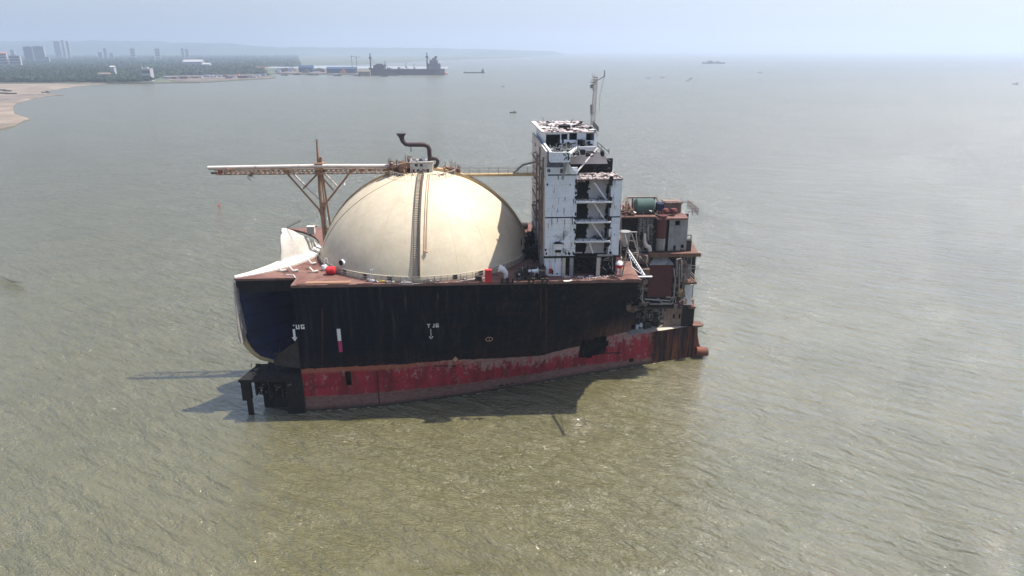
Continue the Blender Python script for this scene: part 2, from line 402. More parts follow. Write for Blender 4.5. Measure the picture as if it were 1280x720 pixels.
# doubler stringers, seams and stubs on the deck plate
mb = MB()
for _ in range(60):
    u, v = rnd.uniform(-6, 61), rnd.uniform(.6, 44)
    if (u - 22.4) ** 2 + (v - 22.9) ** 2 < 23 ** 2 or u < arc_pt(v) + .8 and u < 1: continue
    mb.obox((u, v, DW + .12), (rnd.uniform(.3, 1.6), rnd.uniform(.15, .6), rnd.uniform(.1, .35)), (0, 0, rnd.uniform(0, 3)))
mb.build('deck_stubs', 'rust', ship)

# hold wall under the arc of the missing tank
mb = MB(); n = 26; rows = 16; vs = []; fs = []
for i in range(n + 1):
    v0 = 4.8 + (22 - 4.8) * i / n
    for j in range(rows + 1):
        w = 8.2 + (DW - .5 - 8.2) * j / rows
        k = max(0, (15.5 - w) / 7.3)                         # bilge radius: the wall turns in towards the bottom
        inn = 6.0 * (1 - math.sqrt(max(0, 1 - k * k))) if k > 0 else 0
        vs.append((arc_pt(v0) + inn * (1 - i / n * .6), v0 + .2, w))
for i in range(n):
    for j in range(rows): fs.append((i * (rows + 1) + j, (i + 1) * (rows + 1) + j, (i + 1) * (rows + 1) + j + 1, i * (rows + 1) + j + 1))
mb.add(vs, fs)
hw = mb.build('hold_wall', 'blue', ship, smooth=True, fixn=False)
so = hw.modifiers.new('thick', 'SOLIDIFY'); so.thickness = .3
edge = [Vector(vs[j]) for j in range(rows + 1)]
mb = MB()
for j in (3, 6, 9, 12): mb.tube([Vector(vs[i * (rows + 1) + j]) + Vector((.12, -.12, 0)) for i in range(n + 1)], .07, 4)
mb.build('wall_stringer', 'soot', hw)
mb = MB(); mb.tube([p + Vector((-.05, -.1, 0)) for p in edge if p.z < 15.8], [.3 + .045 * max(0, p.z - 8) for p in edge if p.z < 15.8], 8); mb.build('hold_wall_lip', 'dome_far', hw, smooth=True)
# torn outer web that hangs from the deck corner down to the platform
a = Vector((-11.8, 4.2, DW - .4))
pts = [(-11.7, 4.7, DW - .3), (-11.7, 4.2, DW - 1.5), (-11.7, 3.8, 21), (-11.6, 3.2, 18), (-11.4, 2.4, 15), (-11.2, 2.2, 13.5), (-11.0, 3.5, 13.0), (-11.1, 5.5, 15), (-11.5, 5.2, 20)]
mb = MB(); mb.add([Vector(p) for p in pts] + [Vector(p) + Vector((.3, .05, 0)) for p in pts], [tuple(range(9)), tuple(range(17, 8, -1))] + [(i, (i + 1) % 9, (i + 1) % 9 + 9, i + 9) for i in range(9)])
mb.build('torn_web_plate', 'steel', ship)
mb = MB(); mb.tube([Vector(p) + Vector((.15, 0, 0)) for p in pts[:5]], .09, 5)
mb.tube([(-11.2, 4.9, DW - .5), (-11.0, 4.4, 22), (-11.2, 3.9, 19), (-10.8, 3.2, 16.5), (-10.2, 3.4, 15)], .08, 5)
mb.build('torn_plate_edge', 'steel', ship)
# rear and side faces that close the hold so no daylight shows through
mb = MB(); mb.box(-4, 4, 20.5, 20.8, 0, DW - .5); mb.box(.2, .5, .3, 21, 0.5, DW - .5); 
mb.clutter(10, (-6, 5, 8), (-1, 9, 12), (1, 3), 'pr', .2)
mb.build('hold_bulkhead', 'blue', ship)

mb = MB(); mb.box(-11.2, -.05, 4.62, 4.85, 22.9, DW - .47); mb.box(-11.2, -.05, 4.55, 4.7, 22.75, 22.95)
for k in range(6): mb.box(-10 + k * 1.8, -9.9 + k * 1.8, 4.5, 4.61, 22.9, DW - .47)
mb.build('deck_girder', 'soot', ship)
mb = MB(); mb.add([(-3.6, .6, 12.2), (-.1, .3, 14.6), (-.1, .3, 9), (-5, 1.2, 9.2), (-5.2, 1.3, 10.4)], [(0, 1, 2, 3, 4)]); mb.clutter(9, (-6, .3, 8.2), (-.6, 3, 12), (.6, 1.8), 'lr', .1); mb.build('torn_plate', 'dark', ship)
# low platform of double-bottom structure forward of the cut
mb = MB(); mb.prism([(-11.2, -1.2), (-9.6, 5.6), (0, 5.9), (0.1, -.9), (-4, -1.3)], 'z', 7.1, 7.6)
mb.clutter(14, (-11, -1, 7.7), (-1, 4.5, 8.1), (.4, 1.3), 'blp', .12)
mb.build('bottom_platform', 'soot', ship)
mb = MB()
mb.box(-11.0, -9.4, -.9, .2, 3.2, 7.1); mb.box(-10.4, -9.5, -.6, 0, -1, 4.2)
for u, d in ((-8.4, 3.0), (-7.2, 2.2), (-6.0, 4.0), (-4.8, 2.6), (-3.6, 4.6), (-2.3, 5.0), (-1.1, 6)):
    mb.box(u - .12, u + .12, -.8, 4, 7.1 - d, 7.1)
mb.box(-8.2, 0, 2.2, 12, -1, 7.05); mb.box(-3, 0.1, -.6, 4, -1, 6.9)
mb.clutter(30, (-9, -.8, 3), (0, 2.5, 7), (.5, 2), 'lpr', .15)
mb.build('platform_support', 'soot', ship)
mb = MB(); p0 = pw(318, 497, 4); mb.clutter(12, (-7.5, -1.0, 4.4), (-2, -.7, 6.6), (.3, .9), 'l', .08); mb.build('platform_scrap', 'brownwall', ship)

# white coaming left along the arc, tapering towards the near corner
mb = MB(); n = 40; vs = []; fs = []
for i in range(n + 1):
    t_ = i / n; v = 4.9 + 19.5 * t_
    w_ = (.25 + 2.7 * math.sin(min(1, t_ * 1.15) * math.pi * .62)) * (1 if t_ < .9 else (1 - (t_ - .9) * 5)); hh = .5 + 1.2 * math.sin(t_ * 2.0)
    u = arc_pt(v)
    e = Vector((u - HC.x, v - HC.y)).normalized()
    pin = Vector((u, v)) - e * (w_ * .45); pout = Vector((u, v)) + e * (w_ * .55)
    vs += [(pin.x, pin.y, DW + hh), (pout.x, pout.y, DW + hh * .25 + .05), (pout.x, pout.y, DW - .1), (pin.x, pin.y, DW - .4)]
for i in range(n):
    for k in range(4): fs.append((i * 4 + k, i * 4 + (k + 1) % 4, (i + 1) * 4 + (k + 1) % 4, (i + 1) * 4 + k))
fs += [(0, 1, 2, 3), (4 * n + 3, 4 * n + 2, 4 * n + 1, 4 * n)]
mb.add(vs, fs); mb.build('coaming_strip', 'coaming', ship, smooth=True)

# fragment of the forward tank cover, a piece of spherical shell
sil = [(351, 327), (352, 301), (356, 287), (362, 279.5), (368, 281), (375, 286), (388, 296), (394, 303), (400, 311)]
mb = MB(); n = 22; rows = 14; vs = []; fs = []
for i in range(n + 1):
    s_ = i / n; v = 11.4 + 13.6 * s_
    top = DW + lerp([0, .07, .18, .28, .5, .8, 1], [3.2, 5.3, 6.9, 6.5, 4.6, 2.2, .5], s_) + .25 * noise.noise(Vector((s_ * 9, 0, 0)))
    for j in range(rows + 1):
        w = DW - .2 + (top - DW + .2) * j / rows
        Rs = 22.0; dz = w - (DW - 4.5); rr = math.sqrt(max(1, Rs * Rs - dz * dz)) + .15 * noise.noise(Vector((s_ * 7, w * .7, 3)))
        ang = math.asin(max(-1, min(1, (v - HC.y) / HR)))
        vs.append((HC.x + rr * math.cos(ang) + .4 + max(0, .18 - s_) * 2 - max(0, .35 - s_) * 4.5 * (1 - j / rows), HC.y + rr * math.sin(ang), w))
for i in range(n):
    for j in range(rows): fs.append((i * (rows + 1) + j, (i + 1) * (rows + 1) + j, (i + 1) * (rows + 1) + j + 1, i * (rows + 1) + j + 1))
mb.add(vs, fs); o = mb.build('tank_cover_fragment', 'shell', ship, smooth=True); so = o.modifiers.new('thick', 'SOLIDIFY'); so.thickness = .25
topE = [Vector(vs[i * (rows + 1) + rows]) for i in range(3, 7)]
mb = MB()
for p in topE[:2]: mb.clutter(1, p - Vector((.1, .2, .1)), p + Vector((.2, .2, .1)), (.2, .7), 'lr', .06)
q0 = topE[3]; 
for k in range(7): mb.bar(q0 + Vector((k * .4, 0, k * .2)), q0 + Vector((k * .4 + .2, .3, k * .2 + .5)), .04)
mb.bar(q0, q0 + Vector((3.0, 0, 1.5)), .05)
mb.build('torn_cover_framing', 'dark', o)

# ------------------------------------------------------------------ cream dome
DC = Vector((22.4, 21.75)); DR = 21.35
def dome_r(w):
    z = w - DW
    if z < 1.3: return DR
    x = (z - 1.3) / (16.7 - 1.3)
    return DR * math.sqrt(max(0, 1 - x ** 2 * 1.0)) ** 1.0 if x < 1 else 0
DS, DZ = 22.15, 5.3; PH0 = math.asin((DZ + 1.2) / DS)      # spherical cap on a low vertical skirt
prof = [(DR, -.1), (DR, 1.1), (DR - .05, 1.18)]
for i in range(0, 49):
    x = PH0 + i / 48 * (math.pi / 2 - PH0)
    r = DS * math.cos(x); z = DS * math.sin(x) - DZ
    prof.append((max(r, 0.01), z))
mb = MB(); mb.lathe(prof, (DC.x, DC.y, DW), 128)
dome = mb.build('tank_dome', 'dome', ship, smooth=True)
dome['label'] = 'large cream storage tank cover dome'
def dpt(az, el, h=0.0):
    """point on the dome: azimuth from +u towards +v, el 0..1 from springing to crown"""
    x = PH0 + el * (math.pi / 2 - PH0); r = (DS + h) * math.cos(x); z = DW - DZ + (DS + h) * math.sin(x)
    return Vector((DC.x + r * math.cos(az), DC.y + r * math.sin(az), z))
# outer stair with rungs, dark, up the near face
azL = math.radians(-90.5)
mb = MB()
els = [i / 60 * .9 for i in range(61)]
def lad(e, sx_, h): return dpt(azL, e, h) + Vector((sx_, 0, 0))
mb.tube([lad(e, -.62, .30) for e in els], .09, 5); mb.tube([lad(e, .40 , .30) for e in els], .17, 5)
for i in range(64):
    e = i / 64 * .9; mb.bar(lad(e, -.62, .28), lad(e, .4, .28), .055)
mb.tube([lad(.9, -.3, .3), lad(.905, .9, .6)], .16, 5)
mb.build('dome_ladder', 'ladder', dome)
mb = MB(); n_ = 60
for dx_ in (1.35, 1.75):
    mb.tube([lad(e, dx_, .14) for e in [.16 + i / 40 * .72 for i in range(41)]], .055, 5)
mb.tube([lad(.16, 1.3, .2), lad(.15, 1.9, .3)], .18, 6)
mb.build('dome_pipe', 'tanmark', dome)
# white face plate beside the stair
mb = MB(); vs = []; 
for i in range(41):
    e = i / 40 * .88; vs += [lad(e, .62, .02), lad(e, .62, .42)]
mb.add(vs, [(2 * i, 2 * i + 1, 2 * i + 3, 2 * i + 2) for i in range(40)]); mb.build('ladder_side_plate', 'shell', dome)
# tan raised walkway rib running over the crown, fore and aft
mb = MB()
def band(az, e0, e1, half, h, mbx):
    n = 50; vs = []
    for i in range(n + 1):
        e = e0 + (e1 - e0) * i / n; c = dpt(az, e, 0)
        sd = Vector((-math.sin(az), math.cos(az), 0)) * half; up = (dpt(az, e, 1) - c).normalized() * h
        vs += [c - sd - up * .2, c - sd + up, c + sd + up, c + sd - up * .2]
    mbx.add(vs, [(i * 4 + k, i * 4 + (k + 1) % 4, i * 4 + (k + 1) % 4 + 4, i * 4 + k + 4) for i in range(n) for k in range(4)] + [(0, 1, 2, 3), (4 * n + 3, 4 * n + 2, 4 * n + 1, 4 * n)])
band(R(3), .0, .93, .7, .55, mb); band(R(172), .0, .9, .45, .4, mb)
mb.build('dome_rib', 'dome_far', dome)
# weld seams as very shallow beads
mb = MB()
for az_ in [R(a_) for a_ in (-150, -128, -111, -70, -52, -33, -10)]: mb.tube([dpt(az_, i / 40 * .93, -.012) for i in range(41)], .024, 4, False)
mb.tube([dpt(R(-163) + .62 * (i / 30) ** 1.5, .05 + .85 * i / 30, .03) for i in range(31)], .07, 4, False)
mb.build('weld_seam', 'dome_far', dome)
mb = MB()
pts = [dpt(R(-165 + i * 3), 0, .0) + Vector((0, 0, .0)) for i in range(52)]
ring = [Vector((DC.x + (DR + .35) * math.cos(R(-172 + i * 3.2)), DC.y + (DR + .35) * math.sin(R(-172 + i * 3.2)), DW + .1)) for i in range(52)]
mb.railing(ring, 1.2, .045, 1.5)
mb.build('base_railing', 'steel', dome)
mb = MB()
for rr_, z_ in ((7.6, 15.45),):
    ring = [dpt(R(a_), .765, .05) for a_ in range(-175, 1, 7)]
    mb.railing(ring, 1.1, .04, 2.4, (1.,))
mb.build('crown_railing', 'pipe_white', dome)
# pipe mess at the foot of the dome
mb = MB()
for _ in range(46):
    a_ = R(rnd.uniform(-118, -62)); r_ = DR + rnd.uniform(.25, .9)
    p = Vector((DC.x + r_ * math.cos(a_), DC.y + r_ * math.sin(a_), DW + .08))
    t_ = Vector((-math.sin(a_), math.cos(a_), 0)); L = rnd.uniform(.6, 2.6)
    k = rnd.random()
    if k < .4: mb.tube([p, p + t_ * L, p + t_ * L + Vector((0, 0, rnd.uniform(.2, .7)))], .07, 5)
    elif k < .75: mb.tube([p, p + Vector((0, 0, rnd.uniform(.5, 1.4))), p + t_ * L * .5 + Vector((0, 0, rnd.uniform(.5, 1.5)))], .06, 5)
    else: mb.obox(p + Vector((0, 0, .2)), (rnd.uniform(.3, .9), .35, .4), (0, 0, a_))
mb.build('foot_pipework', 'steel', dome)
mb = MB()
for a_ in (-131, -117.5, -104, -72, -58):
    mb = MB(); az_ = R(a_); c = Vector((DC.x + (DR + .04) * math.cos(az_), DC.y + (DR + .04) * math.sin(az_), DW + .7))
    mb.obox(c, (.12, .8, .75), (0, 0, az_)); mb.build('skirt_hatch', 'soot', dome)
mb = MB(); c = dpt(R(-134), .035, .05); mb.tube([c, c + Vector((-.25, -.3, .0))], [.5, .5], 14); 
mb.build('porthole', 'soot', dome)
mb = MB(); c2 = c + Vector((.16, -.05, .0)); mb.tube([c2, c2 + Vector((-.2, -.26, 0))], [.62, .62], 14); mb.build('porthole_rim', 'white', dome)

# crown house and goose-neck vent
top = DW + 16.85
a = pv(513, 216, 19.5); b = pv(541, 216, 19.5)
mb = MB(); cx_ = (a.x + b.x) / 2; hw_ = (b.x - a.x) / 2
wall_holes(mb, 'v', 19.6, .25, cx_ - hw_, cx_ + hw_, top - .6, top + 1.7, [(cx_ - hw_ + k * .95 + .35, cx_ - hw_ + k * .95 + .85, top - .1, top + .5) for k in range(4)] + [(cx_ - 1.3, cx_ - .7, top + 1., top + 1.5), (cx_ - .3, cx_ + .3, top + 1., top + 1.5)])
mb.box(cx_ - hw_, cx_ - hw_ + .25, 19.85, 24, top - .6, top + 1.7); mb.box(cx_ + hw_ - .25, cx_ + hw_, 19.85, 24, top - .6, top + 1.7); mb.box(cx_ - hw_, cx_ + hw_, 24, 24.25, top - .6, top + 1.7)
house = mb.build('crown_house', 'shell', dome)
mb = MB(); mb.box(cx_ - hw_ - .15, cx_ + hw_ + .15, 19.4, 24.4, top + 1.72, top + 1.85); mb.box(cx_ - hw_ + .3, cx_ + hw_ - .3, 20.3, 20.5, top - .4, top + 1.7)
mb.clutter(12, (cx_ - 2, 20, top + 1.9), (cx_ + 2, 24, top + 2.1), (.2, .8), 'bpr', .07); mb.build('house_roof', 'steel', dome)
mb = MB(); p = pv(529.5, 201, 21.5); mb.box(p.x - .3, p.x + .3, 21.3, 21.7, top + 1.86, p.z + 1.0); mb.build('white_locker', 'white', dome)
mb = MB(); pipe = [(537, 204), (537.2, 196), (536.5, 186), (535, 183), (531, 181), (525, 180.8), (512, 180.8), (507, 180), (503.5, 176.5), (502.2, 172.5), (501.8, 170.8)]
pp = [pv(x, y, 21.5) for x, y in pipe]
mb.tube(pp, [.45] * 8 + [.45, .5, .55], 12); mb.tube([pp[-1] + Vector((0, 0, -.1)), pp[-1] + Vector((-.02, 0, .5)), pp[-1] + Vector((-.02, 0, .62))], [.5, .95, .95], 12)
mb.build('gooseneck_vent', 'black_pipe', dome, smooth=True)
mb = MB()
for dv, s_ in ((0, 1.), (1.2, .85)):
    q = [pv(x, y, 21.8 + dv) for x, y in ((538, 198.5), (541, 197.8), (545.5, 198.5), (547.3, 201), (547, 204), (545.5, 207), (542.5, 208))]
    mb.tube(q, .36 * s_, 10)
mb.build('looped_pipe', 'black_pipe', dome, smooth=True)
mb = MB(); q = pv(513, 181, 21.5); mb.tube([q, q + Vector((.15, 0, -1.4))], .1, 5)
for x, h_ in ((486, 7), (488, 8), (507, 12), (512, 10), (504, 6), (518, 5)):
    q = pv(x, 205, 21); mb.bar(q, q + Vector((0, 0, h_ * .15)), .09)
mb.clutter(60, pv(484, 214, 20) , pv(512, 203, 23.5), (.4, 1.8), 'prb', .1)
mb.clutter(40, pv(545, 215, 21.5), pv(572, 209, 23.2), (.4, 1.4), 'prb', .09)
mb.clutter(14, (cx_ - 6, 17.5, top - .9), (cx_ + 6, 19, top - .5), (.5, 1.8), 'pr', .09)
mb.build('crown_pipework', 'truss', dome)
mb = MB(); mb.clutter(50, pv(488, 214, 20), pv(514, 206, 23.5), (.3, 1.5), 'prb', .09); mb.clutter(40, pv(545, 216, 21.), pv(575, 211, 23.2), (.3, 1.3), 'prb', .08); mb.clutter(16, (cx_ - 5, 17.8, top - .8), (cx_ + 6, 19.2, top - .4), (.4, 1.4), 'pr', .08); mb.build('dark_pipework', 'rust', dome)
mb = MB(); mb.obox((cx_ - .3, 21.5, top - .62), (9.0, 6.2, .3)); mb.build('crown_platform', 'dark', dome)

# ------------------------------------------------------------------ pipe bridge on its tripod mast, fore of the dome
VB = 22.6
A = pv(262, 208, VB); B = pv(512, 210, VB)
mb = MB(); n_ = 56
def tr(t_, dw, dv): return Vector((A.x + (B.x - A.x) * t_, VB + dv, 42.0 + dw + 0))
wb = (A.z + B.z) / 2
def bx(px): return pv(px, 210, VB).x
z0 = wb - .55
for dv in (-1.5, 1.5):
    for dw in (-.55, .35): mb.bar((bx(272), VB + dv, z0 + dw), (bx(512), VB + dv, z0 + dw), .11)
k = 0; x = bx(272)
while x < bx(510):
    for dv in (-1.5, 1.5):
        mb.bar((x, VB + dv, z0 - .55), (x, VB + dv, z0 + .35), .08); mb.bar((x, VB + dv, z0 - .55), (x + .95, VB + dv, z0 + .35), .07)
    mb.bar((x, VB - 1.5, z0 - .5), (x, VB + 1.5, z0 - .5), .07); k += 1
    if k % 3 == 0: mb.bar((x, VB - 1.5, z0 - .5), (x + 2.85, VB + 1.5, z0 - .5), .09)
    x += .95
mb.clutter(60, (bx(274), VB - 1.4, z0 - .5), (bx(508), VB + 1, z0 + .5), (.3, .9), 'brp', .08)
bridge = mb.build('pipe_bridge', 'truss', ship)
mb = MB(); mb.tube([(bx(262), VB - .9, wb + .15), (bx(398), VB - .9, wb + .35), (bx(512), VB - .9, wb + .2)], .40, 12); mb.tube([(bx(290), VB + 1.2, wb - .1), (bx(498), VB + 1.2, wb - .1)], .16, 8)
mb.build('cargo_pipe', 'pipe_white', bridge, smooth=True)
mb = MB(); mb.tube([(bx(262.5), VB + .2, z0 - .5), (bx(276), VB + .2, z0 - .4)], .2, 6); mb.clutter(10, (bx(308), VB - 1, z0 - 1.8), (bx(319), VB, z0 - .7), (.4, 1.1), 'lr', .07); mb.build('bent_pipe_end', 'dark', bridge)
mb = MB(); mb.box(bx(274), bx(279), VB - 1.1, VB - .7, z0 - .5, z0 + .4); mb.build('red_flange', 'red', bridge)
# mast & braces
um = pv(398, 215, VB).x
mast = MB()
mp = lambda px, py, v=VB: pv(px, py, v)
mast.tube([(mp(405, 285).x, VB, DW), (mp(400, 240).x, VB, mp(400, 240).z), (mp(398.5, 212).x, VB, wb)], [.42, .34, .3], 8)
mast.tube([(mp(408, 285).x + .6, VB + 2.5, DW), (mp(402, 222).x, VB + 1, wb - 1)], .2, 6)
mast.tube([(mp(398.5, 212).x, VB, wb), mp(396, 176)], [.3, .18], 8); mast.bar(mp(393.5, 175), mp(398, 174.5), .12)
mast.bar(mp(401, 203), mp(401, 196), .35); mast.obox(mp(400, 210), (1.6, 2.4, 2.2))
b0 = mast.build('bridge_mast', 'truss', bridge)
for (x0, y0, x1, y1, r_, m_) in ((355, 212.5, 399, 262, .2, 'truss'), (362, 212.5, 398.5, 249, .18, 'pipe_white'), (440, 212.5, 405, 257, .2, 'truss'), (379, 236, 397, 217, .18, 'truss'), (403, 214, 421.5, 233, .18, 'pipe_white'), (403, 222, 417, 238, .15, 'truss'), (401, 215, 406.5, 262, .16, 'truss')):
    for dv in (-.7,):
        t_ = MB(); t_.tube([mp(x0, y0, VB + dv), mp(x1, y1, VB + dv * .3)], r_, 6); t_.build('brace', m_, bridge)
t_ = MB(); t_.tube([mp(399, 262, VB), mp(408, 285, VB), (mp(409, 290).x, VB - .5, DW)], .2, 6); t_.tube([mp(405, 255, VB), mp(407, 290, VB)], .2, 6); t_.obox(mp(404, 255), (1.2, 1, .8)); t_.build('brace', 'truss', bridge)

# catwalk from the dome crown to the tower
uA = pv(562, 216, VB).x; uB = 45.6; zc = pv(610, 217.5, VB).z
mb = MB(); mb.box(uA, uB, VB - .7, VB + .7, zc - .12, zc + .05)
for dv in (-.72, .72): mb.box(uA, uB, VB + dv - .09, VB + dv + .09, zc - .34, zc + .1)
for i in range(24): mb.bar((uA + i * (uB - uA) / 24, VB - .7, zc - .42), (uA + (i + 1) * (uB - uA) / 24, VB + .7, zc - .42), .05)
cw = mb.build('catwalk', 'dome_far', ship)
mb = MB(); mb.railing([(uA, VB - .75, zc), (uB, VB - .75, zc)], 1.25, .05, 1.9, (1., .5)); mb.railing([(uA, VB + .75, zc), (uB, VB + .75, zc)], 1.25, .045, 1.9, (1., .5))
mb.tube([(uB - 5, VB - .6, zc + .2), (uB - 3, VB - .6, zc + 1.9), (uB, VB - .6, zc + 2.6)], .22, 7); mb.build('catwalk_railing', 'steel', cw)

# ------------------------------------------------------------------ accommodation tower
U0, U1, VF, VBK = 45.4, 59.6, 3.0, 33.0
tower = empty('tower', (0, 0, 0)); tower.parent = ship
tower['label'] = 'white burnt-out accommodation tower with peeling paint'
um_ = pv(721, 250, VF).x; U1 = pv(776, 260, VF).x; U0 = pv(681, 300, VF).x
w1 = pv(700, 320, VF).z; wmid = pv(700, 272, VF).z; wr = pv(750, 224, VF).z; wl = 47.0; WT = 48.0; WR = 50.3
pl = [pv(740, 251, VF).z, pv(740, 276, VF).z, pv(740, 300, VF).z]
# front wall left strip
X = lambda px, y=280: pv(px, y, VF).x
mb = MB(); holes = [(X(684, 219) , X(688, 219), pv(0, 221.5, VF).z, pv(0, 217, VF).z), (X(700, 219), X(704, 219), pv(0, 223, VF).z, pv(0, 217, VF).z)]
wall_holes(mb, 'v', VF, .3, U0, um_, wmid + .12, wl - 1.6, holes)
mb.build('front_wall', 'tower_clean', tower)
mb = MB(); wall_holes(mb, 'v', VF, .3, U0, um_, w1, wmid - .12, [(X(694, 316) , X(700, 316), pv(0, 316, VF).z, pv(0, 311.5, VF).z)]); mb.build('front_wall', 'tower', tower)
# front wall right strip and the recessed stair bay
ub0, ub1 = um_ , X(762)
mb = MB(); mb.box(ub1, U1, VF, VF + .3, wmid + .12, wr); mb.build('front_wall', 'tower_clean', tower)
mb = MB(); mb.box(ub1, U1, VF, VF + .3, w1, wmid - .12); mb.build('front_wall', 'tower_clean', tower)
for q in ((U0 + .02, um_, VF + .06, VF + .3, wmid - .12, wmid + .12), (ub1, U1 - .02, VF + .06, VF + .3, wmid - .12, wmid + .12), (U0 - .12, U1, VF - .12, VF + .3, w1 - .35, w1)): mb = MB(); mb.box(*q); mb.build('deck_seam', 'soot', tower)
mb = MB(); mb.box(X(684), X(722), VF - .06, VF, pv(0, 225, VF).z - .1, pv(0, 225, VF).z + .1)
mb.build('deck_seam', 'soot', tower)
mb = MB(); ud = X(733); wall_holes(mb, 'v', VF + 1.6, .3, ub0, ub1, w1, wr, [(ub0 + .05, ud, w1 + .2, wr - .8)])
mb.box(ub1 - .02, ub1 + .2, VF + .31, VF + 1.6, w1, wr); mb.build('stair_bay_wall', 'tower_warm', tower)
mb = MB(); mb.box(ub0 - .3, ud + .2, VF + 2.3, VF + 2.5, w1, wr); mb.box(ub0 - .2, ub0 + .05, VF + .31, VF + 2.3, w1, wr)
for z in pl + [wr - 1]: mb.clutter(7, (ub0, VF + .8, z - 1.2), (ud, VF + 1.5, z), (.4, 1.2), 'lpr', .1)
mb.build('burnt_shaft', 'soot', tower)
for i, z in enumerate(pl):
    mb = MB(); mb.box(ub0 - .15, ub1 + .1, VF - .75, VF + 1.58, z - .28, z + .0); g = mb.build('landing', 'white', tower)
    mb = MB(); mb.railing([(ub0 + .2, VF - .65, z), (ub1 - .2, VF - .65, z)], .55, .05, 1.1, (1.,)); mb.clutter(9, (ub0 + .3, VF + .2, z + .1), (ub1, VF + 1.3, z + .4), (.3, 1.2), 'lp', .08)
    mb.build('scrap_railing', 'dark', g)
tops = [wr - .3] + pl[:]
for i in range(4):
    za = tops[i]; zb = (pl + [w1 + .3])[i]
    a = pv((742, 740, 739, 737)[i], 0, VF).x; 
    mb = MB(); p0 = Vector((X((741, 741, 739, 737)[i]), VF + .6, za - .3)); p1 = Vector((X((757, 756, 755, 743)[i]), VF + .3, zb + .1))
    mb.obox(p0.lerp(p1, .5), ((p1 - p0).length, .7, .22), (0, math.atan2(-(p1.z - p0.z), p1.x - p0.x), 0)); mb.build('stair', 'white', tower)
mb = MB(); 
for z in pl + [wr]: mb.obox((ub1 - .1, VF + .1, z - .3), (.5, .8, rnd.uniform(1.2, 2.2)), (0, .1, 0)); mb.clutter(5, (ub1 - .6, VF - .1, z - 1.5), (ub1 + .2, VF + .4, z - .1), (.3, .9), 'l', .08)
mb.build('charred_door_frame', 'soot', tower)
# ragged burn marks and drips on the front
mb = MB(); rg = random.Random(31)
def blot(mb, u, z, a, b, v, rg):
    n = 9; pts = [(u + a * math.cos(6.283 * i / n) * rg.uniform(.6, 1.2), z + b * math.sin(6.283 * i / n) * rg.uniform(.6, 1.2)) for i in range(n)]
    mb.prism(pts, 'y', v, v + .02)
for z in [w1 + .3 + i * .42 for i in range(int((wr - w1) / .42))]:
    blot(mb, ud + rg.uniform(-.1, .2), z, rg.uniform(.25, .6), rg.uniform(.3, .6), VF + 1.57, rg)
    if rg.random() < .55: blot(mb, ub0 - .05 - rg.uniform(0, .2), z, rg.uniform(.1, .35), rg.uniform(.2, .5), VF - .03, rg)
    if rg.random() < .4: blot(mb, ub1 - .3, z, rg.uniform(.15, .5), rg.uniform(.3, .8), VF + 1.57, rg)
for _ in range(26):
    u = rg.uniform(U0 + .2, U1 - .3)
    if ub0 < u < ub1: continue
    z = rg.choice([w1 + .1, wmid + .1, wmid - .2, w1 + 4, wr - 1]); L = rg.uniform(.3, 1.8); z = z + rg.uniform(-.2, .3)
    blot(mb, u, z - L * .3, rg.uniform(.03, .09), L * .6, VF - .03, rg)
for _ in range(22): blot(mb, rg.uniform(U0 + .2, U1 - .2), rg.choice([w1 + .15, wmid]) , rg.uniform(.3, .9), rg.uniform(.1, .3), VF - .05, rg) if False else None
for u_b, z_b in ((U0 + .3, w1 + .5), (U0 + .2, w1 + 1.2), (U0 + 3.9, w1 + .5), (U0 + 4.5, w1 + .4), (ub0 - .4, w1 + .6), (U0 + .3, wr - .9), (ub0 - .3, wr - .4), (U0 + 2.2, wr + .3), (ub1 + .4, w1 + .5), (U0 + 1.5, DW + .8), (U0 + 2.4, DW + .5)): blot(mb, u_b, z_b, rg.uniform(.1, .25), rg.uniform(.2, .5), VF - .035, rg)
mb.build('burn_scrap_mark', 'soot', tower)
mb = MB()
for _ in range(30):
    u = rg.choice([rg.uniform(U0 + .3, ub0 - .5), rg.uniform(U0 + .3, ub0 - .5), rg.uniform(ub1 + .3, U1 - .2)]); z = rg.uniform(w1 + .6, wmid - .3) if rg.random() < .7 else rg.uniform(wmid + .3, wr - .5)
    blot(mb, u, z, rg.uniform(.03, .10), rg.uniform(.15, .8), VF - .025, rg)
mb.build('rust_scrap_mark', 'truss', tower)
# box on the front wall
mb = MB(); p = pv(697, 312, VF); mb.box(p.x - .75, p.x + .75, VF - .9, VF - .01, p.z - .4, p.z + 1.3); bx_ = mb.build('wall_cabinet', 'white', tower)
mb = MB(); mb.box(p.x - .55, p.x + .55, VF - .96, VF - .91, p.z - .3, p.z + .2); mb.box(p.x - .78, p.x + .78, VF - .95, VF, p.z + 1.3, p.z + 1.38); mb.build('cabinet_opening', 'soot', bx_)
